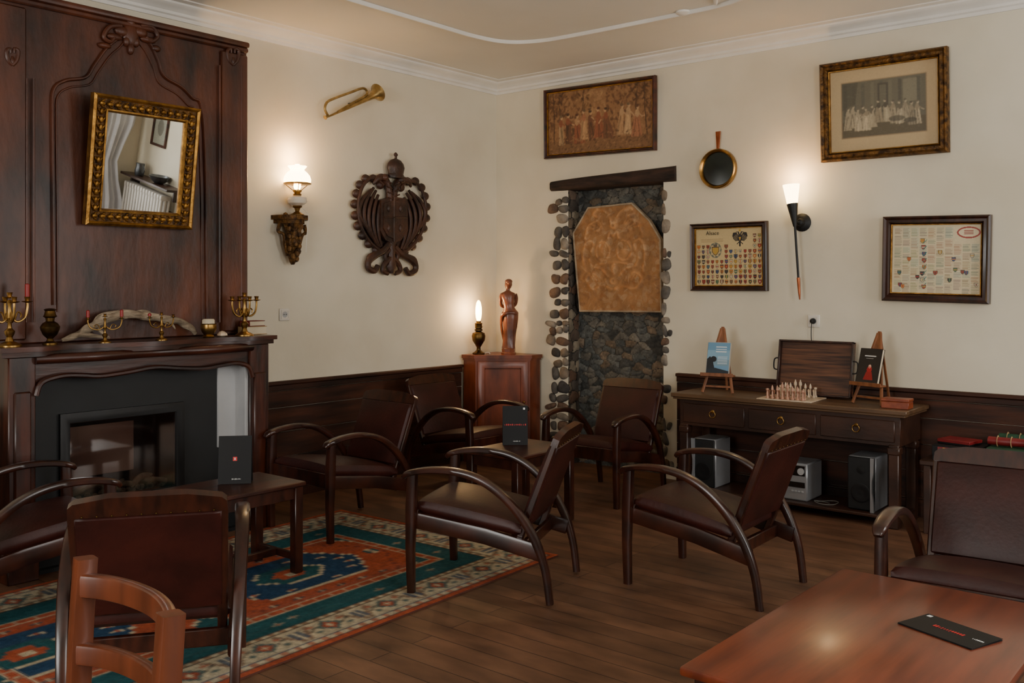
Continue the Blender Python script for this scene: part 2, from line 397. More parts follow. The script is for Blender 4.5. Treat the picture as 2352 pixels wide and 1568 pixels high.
def wains(name,axis,a0,a1):
    b=MB(); zs=[0,.11,.125,.285,.455,.62,.735]
    for i in range(len(zs)-1):
        z0,z1=zs[i],zs[i+1]-.004; d=.028 if i==0 else .018
        if axis=='X': b.bx(a0,a1,-d,0,z0,z1,.0015)
        else: b.bx(-d,0,a0,a1,z0,z1,.0015)
    for (d,z0,z1) in ((.03,.735,.775),(.045,.775,.80)):
        if axis=='X': b.bx(a0,a1,-d,0,z0,z1,.005)
        else: b.bx(-d,0,a0,a1,z0,z1,.005)
    return struct(b.build(name,M['wains']))
wains('trim_4','X',-2.76,-.46); wains('trim_5','X',XF,-4.32); wains('trim_6','Y',YB,-1.78)
# niche: cobbles by cell distance
def cobbles(W,Hh,cell,px,cols,hmax,mort=(40,38,34),seed=1,an=1.55):
    rs=np.random.RandomState(seed); nx,ny=int(W/px),int(Hh/px); cv=Cv(W,Hh,nx,ny,mort)
    S_=[];y=0
    while y<Hh+cell:
        x=-cell*rs.rand()
        while x<W+cell:
            S_.append((x+rs.uniform(-.3,.3)*cell,y+rs.uniform(-.28,.28)*cell/an)); x+=cell*rs.uniform(.6,1.4)
        y+=cell/an*rs.uniform(.75,1.25)
    S_=np.array(S_); n=len(S_)
    wx=cv.X+.012*np.sin(cv.Y*37+cv.X*23)+rs.uniform(-.0015,.0015,cv.X.shape); wy=cv.Y+.009*np.sin(cv.X*41+cv.Y*13)
    f1=np.full(cv.X.shape,9.);f2=f1.copy();id_=np.zeros(cv.X.shape,int)
    for i in range(n):
        d=np.sqrt((wx-S_[i,0])**2+((wy-S_[i,1])*an)**2)
        c=d<f1; f2=np.where(c,f1,np.minimum(f2,d)); id_=np.where(c,i,id_); f1=np.where(c,d,f1)
    e=f2-f1; k=np.clip(e/(cell*.38),0,1); h=np.sqrt(1-(1-k)**2)
    hs=rs.uniform(.55,1,n)
    cv.h=hmax*h*hs[id_]+rs.uniform(0,hmax*.05,cv.X.shape)
    lin=np.array([sl(*cols[rs.randint(len(cols))])[:3] for _ in range(n)])*rs.uniform(.75,1.2,(n,1))
    t=np.clip((e-cell*.03)/(cell*.07),0,1)[...,None]
    cv.a=cv.a*(1-t)+lin[id_]*t
    return cv,S_,id_,e,f1
b=MB(); b.bx(.155,.2,NY1-.05,NY0+.05,0,NZ+.05,0); b.build('wall_niche',M['mortar'])['kind']='structure'
cv,_,_,_,_=cobbles(NY0-NY1,NZ,.10,.0075,[(96,98,95),(80,84,83),(110,106,97),(70,72,71),(116,102,86),(88,92,91),(100,98,92)],.020,mort=(60,59,55),seed=5,an=1.9)
cv.noise(.25,2); o=struct(cv.mesh('wall_niche_rubble',M['cobble'])); o.matrix_world=wallM(((.15),(NY0+NY1)/2,NZ/2),'R')
WARM=[(132,116,98),(116,98,84),(146,132,112),(100,90,80),(122,94,76),(92,84,76),(156,144,124),(84,78,72)]
# each edge stone is an irregular rounded cobble bedded in the plaster
def pebble(b,rs,yc,zc,ww,hh,dep=.026):
    m=16; b.mi=rs.randrange(5); tilt=rs.uniform(-.35,.35)
    h1,h2,p1,p2=rs.uniform(.03,.12),rs.uniform(.02,.09),rs.uniform(0,6),rs.uniform(0,6)
    rings=[(1.0,-.012),(1.0,.0),(.95,.35),(.84,.65),(.62,.9),(.3,1.0),(.02,1.0)]
    vs=[];fs=[]
    for (s_,zz) in rings:
        for j in range(m):
            a=2*PI*j/m; p_=2.6; c_,q_=math.cos(a),math.sin(a)
            rr=1+h1*math.cos(2*a+p1)+h2*math.cos(3*a+p2)
            ex=math.copysign(abs(c_)**(2/p_),c_)*rr*s_*ww*.5; ey=math.copysign(abs(q_)**(2/p_),q_)*rr*s_*hh*.5
            X_=ex*math.cos(tilt)-ey*math.sin(tilt); Z_=ex*math.sin(tilt)+ey*math.cos(tilt)
            vs.append((-(zz*dep if zz>0 else zz),yc+X_,zc+Z_))
    for i in range(len(rings)-1):
        for j in range(m): fs.append([i*m+j,i*m+(j+1)%m,(i+1)*m+(j+1)%m,(i+1)*m+j])
    b.add(vs,fs)
JM=[mat('cobble_%s'%n_,sl(*[int(v*.66) for v in c_]),sl(*c_),rough=.85,scale=12,bump=.7,bscale=40,detail=8) for n_,c_ in (('tan',(142,126,108)),('grey',(112,106,98)),('rust',(124,98,80)),('pale',(160,148,132)),('dark',(84,80,76)))]
rs=random.Random(21); b=MB(); z=.04
while z<2.15:
    low=z<1.15; h_=rs.uniform(.06,.13); reach=rs.uniform(.10,.16)*(1.45 if low else 1)
    y=NY0-.008
    while y<NY0+reach-.03:
        ww=rs.uniform(.055,.13); hh=h_*rs.uniform(.65,1.05)
        pebble(b,rs,y+ww/2,z+h_/2+rs.uniform(-.012,.012),ww*.96,hh*.95); y+=ww
    z+=h_*rs.uniform(.85,1.0)
struct(b.build('wall_niche_left_cobbles',JM,sm=60))
b=MB(); z=.04
while z<2.15:
    h_=rs.uniform(.05,.13); 
    if rs.random()<.78:
        ww=rs.uniform(.03,.085); pebble(b,rs,NY1-ww*.3+rs.uniform(-.004,.008),z+h_/2,ww,h_*rs.uniform(.7,.98),.018)
        if rs.random()<.22: w3=rs.uniform(.025,.045); pebble(b,rs,NY1-ww*.8-w3*.6,z+h_/2+rs.uniform(-.02,.02),w3,h_*.5,.012)
    z+=h_*rs.uniform(.9,1.05)
struct(b.build('wall_niche_right_cobbles',JM,sm=60))
cv,_,_,_,_=cobbles(.16,2.23,.12,.009,WARM,.02,seed=14); cv.a*=.8; o=struct(cv.mesh('wall_niche_side',M['cobble'])); o.matrix_world=wallM((.078,NY0+.004,2.23/2),'L')
b=MB()
p=[(.075,-.60,2.262),(.065,-.9,2.268),(.07,-1.3,2.276),(.075,-1.765,2.283)]
b.sweep(cat(p,8),[(.20,.088),(.22,.1),(.21,.108),(.22,.126)],side=(1,0,0),n=14,p=4)
struct(b.build('trim_7',M['beam']))
# ============================================================ CHIMNEY PANEL + FIREPLACE
PY=.32; PX0,PX1=-4.29,-2.755; PXC=(PX0+PX1)/2
t=thing('chimney_panel','tall old carved wooden chimney breast panelling rising above the mantelpiece','panelling',(PXC,-PY,1.15))
def pl(px,py,off=0):
    p=onY(px,py,PY+off); return Vector((p.x-PXC,-off,p.z-1.15))
b=MB(); b.bx(PX0-PXC,PX1-PXC,0,PY-.002,0,1.80,.006); b.build('panel_board',M['panel'],t)
for x in (PX1-PXC-.1,-(PX1-PXC-.1)):
    b=MB(); b.bx(x-.095,x+.095,-.02,.002,.02,1.72,.008); b.build('pilaster',M['panel'],t)
b=MB(); b.bx(PX0-PXC,PX1-PXC,-.035,.02,1.765,1.80,.012,seg=2); b.bx(PX0-PXC,PX1-PXC,-.024,.02,1.735,1.768,.01)
b.build('top_moulding',M['panel'],t)
arch=[(122,700),(120,450),(118,260),(122,205),(150,185),(195,178),(215,150),(240,115),(262,95),(300,70),(340,98),(362,140),(375,175),(415,200),(440,225),(462,250),(470,400),(472,560),(474,740)]
b=MB(); b.sweep(cat([pl(x,y,.0) for x,y in arch],5),(.036,.02),side=(0,1,0),n=10)
arch2=[(x+(10 if x<300 else -10 if x>300 else 0),y+16) for x,y in arch]
b.sweep(cat([pl(x,y,.0) for x,y in arch2],5),(.016,.012),side=(0,1,0),n=8)
b.build('arch_moulding',M['panel'],t)
for x in (62,78,505,555):
    b=MB(); b.sweep([pl(x,740,.019),pl(x,180 if x<100 else 150,.019)],(.012,.012),side=(0,1,0),n=8); b.build('reeding',M['panel'],t)
b=MB()
for (x,y,rx,rz) in ((300,80,.05,.07),(280,72,.045,.03),(322,74,.045,.03),(300,50,.03,.035),(262,85,.05,.02),(340,92,.05,.02),(300,112,.02,.035),(290,95,.02,.03),(312,97,.02,.03),(240,105,.04,.018),(358,112,.03,.02)):
    b.ball(pl(x,y,.008),(rx,.02,rz),n=12)
for sgn in (-1,1):
    q=[pl(300+sgn*22,60,.012),pl(300+sgn*48,62,.016),pl(300+sgn*62,84,.016),pl(300+sgn*46,96,.018),pl(300+sgn*36,84,.018)]
    b.sweep(cat(q,5),[.03,.02],n=8)
b.build('carved_cresting',M['panel'],t)
for xx in (535,28):
    b=MB()
    for sx_ in (-1,1): b.sweep(cat([pl(xx,150,.016),pl(xx+sx_*10,138,.018),pl(xx+sx_*13,118,.018),pl(xx+sx_*5,112,.02),pl(xx+sx_*4,122,.02)],4),[.02,.024,.012],n=8)
    b.ball(pl(xx,140,.016),(.014,.01,.03),n=8)
    b.build('capital_carving',M['panel'],t)
t=thing('fireplace','mahogany fireplace surround with serpentine mantelshelf and black gas insert','fireplace',(PXC,-.6,0))
BX=.757; y0=.6-.002
def SX(x): return x-PXC
b=MB()
sh=[(-BX-.05,.6-PY+.275),( -BX-.05,-.0),(-.62,-.01),(-.5,.02),(-.35,.03),(-.2,.0),(0,-.025),(.2,0),(.35,.03),(.5,.02),(.62,-.01),(BX+.03,0),(BX+.03,.6-PY+.275)]
shp=cat([(x,y,0) for x,y in sh[1:-1]],5); poly=[(sh[0][0],y0)]+[(v.x,v.y) for v in shp]+[(sh[-1][0],y0)]
b.prism(poly,1.125,1.149); b.prism([(x*.985,y+.02 if y<.3 else y) for x,y in poly],1.10,1.126)
b.build('mantel_shelf',M['woodx'],t,sm=30)
for sgn in (-1,1):
    b=MB()
    x0,x1=(-BX,-.625) if sgn<0 else (.62,BX)
    b.bx(x0,x1,.04,y0,0,1.10,.006); b.bx(x0-.01,x1+.01,.02,y0,0,.14,.006); b.bx(x0+.025,x1-.025,.028,.05,.2,.93,.008)
    b.build('jamb',M['woodz'],t)
b=MB()
lo=[(-.63,.90),(-.6,.965),(-.5,.99),(-.4,.985),(-.3,.975),(-.15,.985),(0,1.0),(.15,.985),(.3,.975),(.42,.985),(.52,.99),(.6,.965),(.63,.90)]
lc=cat([(x,z,0) for x,z in lo],5)
poly=[(v.x,v.y) for v in lc]+[(.66,1.10),(-.66,1.10)]
b.prism(poly,.0,.03,T(0,.06,0)@Rx(90)@S(1,1,-1))
b.sweep([(v.x,.03,v.y+.006) for v in lc],(.03,.028),side=(0,1,0),n=8)
b.sweep([(v.x,.02+.02*math.cos(v.x*9),1.085) for v in lc],(.05,.05),side=(0,1,0),n=10)
b.build('serpentine_frieze',M['woodx'],t)
ix0,ix1,iz0,iz1=SX(-3.99),SX(-3.285),.27,.79
cx,cz=(ix0+ix1)/2,(iz0+iz1)/2
b=MB(); b.bx(-.625,ix0+.04,.14,.17,0,1.0,0); b.bx(ix1-.04,.46,.14,.17,0,1.0,0); b.bx(ix0+.04,ix1-.04,.14,.17,iz1-.04,1.0,0); b.bx(ix0+.04,ix1-.04,.14,.17,0,iz0+.04,0)
b.bx(.46,.62,.14,.17,0,.5,0); b.bx(-.63,.62,.1,.59,0,.02,0); b.build('black_surround',M['black'],t)
b=MB(); b.bx(.462,.618,.13,.15,.50,.985,.002); b.bx(.6,.622,.06,.15,.02,.98,.002); b.build('grey_plate',M['grey'],t)['label']='pale grey metal plate beside the insert'
b=MB(); b.ring(ix1-ix0,iz1-iz0,[(0,0),(0,.022),(.02,.028),(.05,.022),(.058,0)],T(cx,.14,cz)@Rx(90)); b.build('insert_frame',M['iron'],t)
b=MB(); gx0,gx1,gz0,gz1=ix0+.05,ix1-.05,iz0+.05,iz1-.05
b.bx(gx0-.02,gx1+.02,.35,.36,gz0-.03,gz1+.03,0); b.bx(gx0-.02,gx0-.01,.17,.35,gz0-.03,gz1+.03,0); b.bx(gx1+.01,gx1+.02,.17,.35,gz0-.03,gz1+.03,0); b.bx(gx0,gx1,.17,.35,gz0-.03,gz0-.02,0); b.bx(gx0,gx1,.17,.35,gz1+.02,gz1+.03,0); b.build('firebox',M['iron'],t)
b=MB(); b.bx(gx0+.005,gx0+.38,.175,.181,gz0+.12,gz1-.03,.002); b.build('painted_reflection',M['reflpaint'],t)  # added pale panel imitating the room's reflection in the stove glass
for k in range(6):
    b=MB(); x=gx0+.07+k*.085; b.sweep(cat([(x-.06,.16+.01*math.sin(k*3),gz0+.03+.03*(k%2)),(x,.155,gz0+.06+.02*math.sin(k*2)),(x+.07,.155+.01*math.sin(k*5),gz0+.04+.04*((k+1)%2))],4),[(.02,.02),(.034,.03),(.03,.03),(.015,.015)],n=8); b.build('ceramic_log',M['logs'],t)
b=MB()
for k in range(34): b.ball((rnd.uniform(gx0+.03,gx1-.04),rnd.uniform(.147,.165),gz0+rnd.uniform(.0,.03)),(.018,.012,.014),n=6)
b.build('ember_bed',M['logs'],t)
b=MB(); b.bx(gx0-.01,gx1+.01,.126,.129,gz0-.01,gz1+.01,0); b.build('stove_glass',M['pane'],t)
# ------------- mirror on panel
def frameroot(name,label,cat_,ctr,wall,rot=0,lean=0):
    return thing(name,label,cat_,mtx=wallM(ctr,wall)@Rz(rot)@Rx(lean))
W_,H_=.635,.70
ctr=C+Vector((2.82,0,0)); ctr.y=-PY-.085; ctr.z=2.122
t=frameroot('wall_mirror','gilt carved frame mirror tilting forward on the chimney panelling','mirror',ctr,'L',0,8)
b=MB(); b.ring(W_,H_,[(0,-.02),(0,.02),(.012,.03),(.022,.02),(.022,-.02)]); b.build('outer_moulding',M['gold'],t)
b=MB(); b.ring(W_-.044,H_-.044,[(0,-.018),(0,.008),(.055,.0),(.055,-.018)]); b.build('frame_bed',M['goldd'],t)
b=MB(); b.ring(W_-.15,H_-.15,[(0,-.018),(0,.014),(.008,.016),(.016,.004),(.016,-.018)]); b.build('inner_moulding',M['gold'],t)
b=MB()
nxb,nyb=13,15
def leaf(x,y,a):
    X=T(x,y,.01)@Rz(a)
    b.ball((0,0,0),(.019,.013,.013),X,n=8); b.ball((.012,.012,0),(.013,.005,.009),X@Rz(25),n=6); b.ball((.012,-.012,0),(.013,.005,.009),X@Rz(-25),n=6)
for i in range(nxb):
    x=-W_/2+.05+(W_-.1)*i/(nxb-1)
    for sgn in (-1,1): leaf(x,sgn*(H_/2-.05),0 if i<nxb/2 else 180)
for i in range(1,nyb-1):
    y=-H_/2+.05+(H_-.1)*i/(nyb-1)
    for sgn in (-1,1): leaf(sgn*(W_/2-.05),y,90)
b.build('carved_leaves',M['gold'],t)
b=MB(); b.bx(-W_/2+.085,W_/2-.085,-H_/2+.085,H_/2-.085,-.012,-.006,0); b.build('mirror_glass',M['mirror'],t)
# ------------- mantel things
MZ=1.1495
def mx_(px,off=.47): return onY(px,700,off).x
def candelabrum(name,label,loc,h,arms,spread,candle,rz=0,group=None,only=None):
    t=thing(name,label,'candelabra',loc,rz,group)
    b=MB(); r=.16*h
    b.lathe([(r*1.25,0),(r*1.25,h*.02),(r*1.0,h*.05),(r*.45,h*.09),(r*.3,h*.16),(r*.5,h*.22),(r*.55,h*.27),(r*.25,h*.32),(r*.2,h*.42),(r*.42,h*.5),(r*.3,h*.56),(r*.18,h*.7),(r*.3,h*.78),(r*.15,h*.82)]); b.build('stem',M['brass'],t)
    tops=[]
    for k in range(arms):
        a=PI*2*k/arms if arms>3 else PI*k
        dx,dy=math.cos(a)*spread,math.sin(a)*spread*.6
        b=MB(); b.sweep(cat([(0,0,h*.55),(dx*.4,dy*.4,h*.43),(dx*.85,dy*.85,h*.5),(dx*1.0,dy,h*.66),(dx,dy,h*.76)],5),r*.28,n=8)
        b.sweep(cat([(dx*.3,dy*.3,h*.47),(dx*.45,dy*.45,h*.6),(dx*.65,dy*.65,h*.56),(dx*.6,dy*.6,h*.5)],4),r*.18,n=6)
        b.build('arm',M['brass'],t); tops.append((dx,dy,h*.76))
    tops.append((0,0,h*.84))
    for i,p in enumerate(tops):
        b=MB(); b.lathe([(r*.1,0),(r*.55,h*.02),(r*.6,h*.03),(r*.22,h*.04),(r*.3,h*.1),(r*.34,h*.11),(r*.2,h*.11)],T(*p),n=12); c_=b.build('candle_cup',M['brass'],t)
        if candle and (only is None or i in only):
            b=MB(); cr_=max(r*.26,.009); b.lathe([(cr_,0),(cr_,candle),(cr_*.3,candle+.004)],T(p[0],p[1],p[2]+h*.08),n=10); b.build('candle',M['red'],c_)
    return t
candelabrum('candelabra','large brass candelabra at the left end of the mantelshelf',(mx_(22),-.47,MZ),.28,4,.085,.07,only=(0,))
candelabrum('candelabra','tall brass candelabra with scrolled arms beside the books at the right mantel end',(mx_(557),-.49,MZ),.27,4,.085,.0)
candelabrum('candelabra','small three-cup brass candelabra with two red candles in front of the driftwood',(mx_(240,.54),-.545,MZ),.16,2,.085,.034,rz=-10,only=(0,1))
candelabrum('candelabra','small brass candelabra with thin red candle stubs at the right foot of the driftwood',(mx_(370,.54),-.545,MZ),.16,2,.08,.012,rz=10,only=(1,))
t=thing('brass_urn','dark brass lidded urn between the large candelabra and the driftwood','urn',(mx_(115),-.47,MZ))
b=MB(); b.lathe([(.036,0),(.036,.008),(.018,.018),(.014,.03),(.034,.05),(.045,.075),(.047,.09),(.036,.108),(.02,.118),(.022,.135),(.03,.14)]); b.build('body',M['brassd'],t)
b=MB(); b.lathe([(.03,.14),(.034,.143),(.028,.15),(.024,.17),(.03,.178),(.02,.182),(.004,.184)]); b.build('lid',M['brassd'],t)
t=thing('driftwood','long pale arched piece of driftwood lying along the mantelshelf','driftwood',(mx_(290,.4),-.39,MZ))
b=MB(); ox=mx_(290,.4)
def dw(px,z): return (mx_(px,.4)-ox,random.uniform(-.015,.015),z)
b.sweep(cat([dw(143,.014),dw(165,.03),dw(185,.045),dw(200,.07),dw(218,.085),dw(238,.118),dw(258,.126),dw(285,.142),dw(310,.14),dw(335,.128),dw(362,.12),dw(385,.104),dw(410,.098),dw(430,.07),dw(440,.05),dw(449,.018)],4),[(.016,.016),(.036,.03),(.03,.046),(.05,.036),(.04,.056),(.058,.042),(.044,.058),(.056,.042),(.044,.056),(.05,.036),(.042,.05),(.052,.036),(.036,.044),(.046,.034),(.036,.034),(.024,.02)],n=10); b.build('trunk',M['drift'],t)
for pts_,pr_ in (([dw(218,.085),dw(232,.13),dw(262,.152),dw(300,.165)],[.024,.026,.008]),([dw(300,.14),dw(325,.158),dw(350,.15)],[.022,.016,.008]),([dw(180,.04),dw(205,.035),dw(250,.016)],[.024,.026,.008]),([dw(222,.09),dw(236,.05),dw(252,.014)],[.024,.02,.012]),([dw(385,.104),dw(398,.08),dw(404,.05)],[.02,.014,.008])):
    b=MB(); b.sweep(cat(pts_,5),pr_,n=8); b.build('branch',M['drift'],t)
t=thing('brass_pot','small round brass pot holding a cream candle near the right candelabra','pot',(mx_(479,.5),-.5,MZ))
b=MB(); b.lathe([(.03,0),(.034,.006),(.026,.014),(.04,.035),(.046,.055),(.043,.075),(.046,.08),(.04,.08)]); b.build('body',M['brass'],t)
b=MB(); b.lathe([(.034,.06),(.034,.1),(.028,.106),(.003,.102)],mod=lambda a,z:1+.06*math.sin(a*5)); b.build('candle',M['paper'],t)
b=MB(); b.lathe([(.01,0),(.028,.008),(.026,.018),(.014,.03),(.003,.034)],mod=lambda a,z:1+.12*math.sin(a*7)); o=b.build('seashell',M['ivory']); o.location=(mx_(510,.5),-.5,MZ); tag(o,'small whitish seashell lying between the brass pot and right candelabra','seashell')
bkx=mx_(580,.40)
for k,(m_,w,h_,lab) in enumerate((('bookcream',.15,.05,'thick cream book lying at the right end of the mantel, under a red one'),('bookred',.12,.034,'small red book lying on the thick cream book'))):
    z=MZ+(0 if k==0 else .0505)
    t=thing('book',lab,'book',(bkx,-.40,z),rz=4*k,group='books on the mantel')
    b=MB(); b.bx(-w/2,w/2,-.045,.045,0,.004,.001); b.bx(-w/2,w/2,-.045,.045,h_-.004,h_,.001); b.bx(-w/2,-w/2+.005,-.045,.045,0,h_,.001); b.build('cover',M[m_],t)
    b=MB(); b.bx(-w/2+.005,w/2-.004,-.041,.041,.004,h_-.004,0); b.build('pages',M['paper'],t)
# ============================================================ LEFT WALL THINGS
c0=onY(808,236,.04)
t=frameroot('bugle','brass bugle hung at a slant high on the wall left of the corner','bugle',c0,'L')
def q(px,py,z=0.0):
    u,v=w2(px,py,'L',c0,.04); return (u,v,z)
b=MB(); tube=cat([q(745,270),q(790,250),q(850,222)],6)
b.sweep(tube,[.012,.018,.028,.044],n=12)
b.sweep(cat([q(748,268),q(740,252),q(745,236),q(762,227),q(800,213),(q(826,204)),q(836,210),q(833,221),q(800,240),q(770,258)],6),.019,n=8); b.build('tubing',M['brassp'],t)
b=MB(); d=(Vector(q(875,208))-Vector(q(840,228))).normalized()
X=Matrix.Translation(q(838,227))@d.to_track_quat('Z','Y').to_matrix().to_4x4()
b.lathe([(.018,-.02),(.022,.03),(.029,.06),(.042,.09),(.066,.116),(.068,.118),(.061,.113),(.03,.075),(.01,.048)],X,n=20); b.build('bell',M['brassp'],t)
b=MB(); b.lathe([(.009,0),(.009,.012),(.015,.02),(.016,.026),(.006,.026)],Matrix.Translation(q(746,268))@((-d).to_track_quat('Z','Y').to_matrix().to_4x4()),n=12); b.build('mouthpiece',M['brassp'],t)
t.location.y-=.03
b=MB(); b.sweep([(0,-.0,-.07),(0,.0,.01)],.006,n=6); b.build('wall_hook',M['iron'],t)
c0=onY(675,495,.08)
t=thing('wall_bracket','carved gilt wall bracket carrying the lit oil lamp','bracket',(c0.x,-.001,0))
zt=c0.z; zb=onY(672,608,.02).z
b=MB(); b.prism([(-.13,0),(.13,0),(.12,-.06),(.09,-.12),(.05,-.165),(-.05,-.165),(-.09,-.12),(-.12,-.06)],zt-.03,zt); b.prism([(-.11,0),(.11,0),(.09,-.08),(.04,-.14),(-.04,-.14),(-.09,-.08)],zt-.055,zt-.03); b.build('shelf',M['goldd'],t)
b=MB(); b.lathe([(.01,zb),(.02,zb+.02),(.035,zb+.06),(.025,zb+.1),(.05,zb+.15),(.045,zb+.2),(.06,zb+.26),(.07,zt-.05)],T(0,-.065,0),n=12,mod=lambda a,z:1+.18*math.sin(a*5+z*30))
for k in range(18):
    z=zb+.04+k*.017; a=k*2.4; w=.025+.045*k/18
    b.ball((w*math.cos(a),-.075-.035*abs(math.sin(a)),z),(.02,.018,.024),n=8)
for sgn in (-1,1): b.sweep(cat([(sgn*.1,-.06,zt-.06),(sgn*.115,-.06,zt-.11),(sgn*.08,-.07,zt-.13),(sgn*.06,-.06,zt-.2),(sgn*.03,-.05,zt-.27)],5),[.03,.02,.025],n=8)
b.build('carved_corbel',M['goldd'],t)
t=thing('oil_lamp','lit oil lamp with white glass bowl and globe shade on the gilt bracket','lamp',(c0.x+.025,-.085,zt+.0005))
b=MB(); b.lathe([(.045,0),(.047,.008),(.03,.018),(.014,.03),(.02,.05),(.035,.06),(.03,.068)]); b.build('base',M['brass'],t)
b=MB(); b.lathe([(.028,.066),(.062,.085),(.07,.105),(.062,.125),(.03,.138)],n=22); b.build('oil_bowl',M['cream'],t)
b=MB(); b.lathe([(.024,.137),(.03,.145),(.02,.155),(.03,.165),(.03,.175)]); b.lathe([(.088,.213),(.094,.216),(.094,.222),(.088,.225),(.084,.219)],n=26)
for k in range(3):
    a=2*PI*k/3; b.sweep([(.028*math.cos(a),.028*math.sin(a),.17),(.09*math.cos(a),.09*math.sin(a),.218)],.005,n=6)
b.build('burner',M['brass'],t)
b=MB(); b.lathe([(.09,.226),(.092,.246),(.084,.272),(.066,.294),(.05,.306),(.047,.316),(.056,.33),(.062,.338),(.058,.338),(.043,.316),(.046,.304),(.062,.291),(.08,.27),(.087,.246),(.086,.226)],n=36,mod=lambda a,z:1+(.07*math.sin(a*9) if z>.32 else 0)); b.build('globe_shade',M['shade2'],t)
b=MB(); b.lathe([(.018,.176),(.026,.2),(.02,.24),(.016,.35),(.014,.35),(.016,.2)],n=14); b.build('chimney',M['flame'],t)
b=MB(); b.sweep(cat([(.02,-.03,.05),(.02,-.092,.0),(.01,-.094,-.1),(.0,-.094,-.25)],5),.004,n=6); b.build('cord',M['plastic'],t)
# carved coat of arms
c0=onY(890,495,.0)
t=frameroot('carved_coat_of_arms','dark carved wooden double-headed eagle coat of arms on the left wall','wall carving',c0+Vector((0,-.008,0)),'L')
def q(px,py,z=.035):
    u,v=w2(px,py,'L',c0); return (u,v,z)
def sym(px,sgn): return 890+sgn*(px-890)*(1 if sgn>0 else .97)
Zs=(0,0,1)
for sgn in (-1,1):
    def s(px,py,z=.035): return q(sym(px,sgn),py+(6 if sgn>0 else 0),z)
    b=MB()
    out=[(893,562),(898,500),(912,470),(930,452),(948,450),(960,468),(964,498),(958,526),(944,548),(926,566),(908,574)]
    b.prism([(s(x,y)[0],s(x,y)[1]) for x,y in out],.0,.014)
    # scalloped outer edge: broad flat lobes
    lobes=[(918,424),(934,410),(952,410),(966,424),(974,444),(978,468),(977,494),(971,518),(960,540),(945,559),(927,573)]
    for i in range(len(lobes)):
        x,y=lobes[i]; b.ball(s(x-4,y+1,.022),(.040,.034,.02),n=12)
    b.sweep(cat([s(x-9,y+2,.036) for x,y in lobes],4),[(.022,.026),(.026,.03),(.022,.026)],side=Zs,n=8)
    # long flight feathers curving from the shoulder down beside the shield
    for k,(rx_,top,bot) in enumerate(((17,462,566),(28,448,568),(39,438,566),(50,432,556),(61,436,540))):
        pts_=[]
        for j in range(9):
            u_=j/8; yy=top+(bot-top)*u_; xx=906+rx_*math.sin(PI*(.12+.80*u_))**.7
            pts_.append(s(xx,yy,.030+.008*math.sin(PI*u_)))
        b.sweep(cat(pts_,3),[(.022,.022),(.03,.034),(.03,.034),(.02,.02)],side=Zs,n=8)
    b.build('wing',M['carve'],t)
    b=MB(); b.sweep(cat([s(894,466),s(896,440),s(901,420),s(912,408),s(926,412,.045),s(934,424,.04)],6),[(.06,.06),(.05,.055),(.055,.06),(.05,.05),(.016,.02)],side=Zs,n=10); b.ball(s(909,409,.05),(.034,.03,.03))
    for k in range(4): b.sweep([s(892+k*.8,458-k*12,.06),s(903+k*.8,454-k*12,.058)],(.012,.012),n=6)
    b.build('eagle_head',M['carve'],t)
    b=MB(); b.sweep(cat([s(896,560),s(910,576),s(928,586),s(944,600),s(944,616),s(930,622),s(922,610)],5),[(.05,.055),(.045,.055),(.04,.04)],side=Zs,n=8)
    b.sweep(cat([s(925,583),s(942,588),s(948,600)],4),[(.04,.045),(.03,.02)],side=Zs,n=8); b.build('claw',M['carve'],t)
b=MB(); pts=[q(862,460),q(890,452),(q(922,458)),q(924,530),q(908,552),q(890,560),q(872,552),q(860,530)]
b.prism([(p[0],p[1]) for p in pts],.002,.058); b.prism([(p[0]*.82,(p[1]+.02)*.82-.02) for p in pts],.058,.068); b.sweep([q(890,455,.068),q(890,556,.068)],(.014,.014),n=6); b.sweep([q(866,500,.068),q(920,500,.068)],(.014,.014),n=6)
for (x,y) in ((878,480),(905,480),(878,525),(905,525)): b.ball(q(x,y,.068),(.022,.03,.012))
b.build('shield',M['carve'],t)
b=MB()
b.sweep(cat([q(890,555),q(890,590),q(890,612),q(890,628)],4),[(.05,.08),(.05,.06),(.05,.10),(.04,.05)],side=Zs,n=10)
for sx in (-1,1):
    b.sweep(cat([q(890,590),q(890+sx*16,606),q(890+sx*20,622),q(890+sx*8,628)],4),[.045,.035],n=8); b.sweep(cat([q(890,570),q(890+sx*14,585),q(890+sx*10,605)],4),[.04,.03],n=8)
b.build('tail',M['carve'],t)
b=MB(); b.lathe([(.075,0),(.08,.02),(.072,.03),(.078,.055),(.085,.08),(.075,.11),(.05,.135),(.012,.148),(.012,.165),(.02,.172),(.02,.182),(.005,.195)],Matrix.Translation(q(898,410,.045))@Rx(-90)@S(1,.5,1),n=16,mod=lambda a,z:1+.07*math.sin(a*8)); b.build('crown',M['carve'],t)
def socket(px,py,wall,label):
    c0=(onX if wall=='R' else onY)(px,py)
    t=frameroot('wall_socket',label,'socket',c0,wall)
    b=MB(); b.box((0,0,.006),(.085,.085,.012),.004); b.build('plate',M['plastic'],t)
    b=MB(); b.ring(.062,.062,[(0,.011),(0,.016),(.006,.016),(.006,.011)]); b.build('rim',M['plastic'],t)
    b=MB(); b.lathe([(.021,.0115),(.021,.0135),(.002,.0135)]); b.build('well',M['grey'],t)
    for x in (-.009,.009):
        b=MB(); b.box((x,0,.0145),(.006,.006,.001),0); b.build('hole',M['hole'],t)
    return c0
socket(652,722,'L','white wall socket below the gilt bracket')
cs=socket(1870,737,'R','white wall socket above the wooden tray')
t=thing('power_plug','black plug with cord in the socket above the tray','plug',mtx=wallM(cs,'R'))
b=MB(); b.lathe([(.019,.0165),(.019,.03),(.012,.045),(.006,.047)],n=14); b.build('plug_body',M['iron'],t)
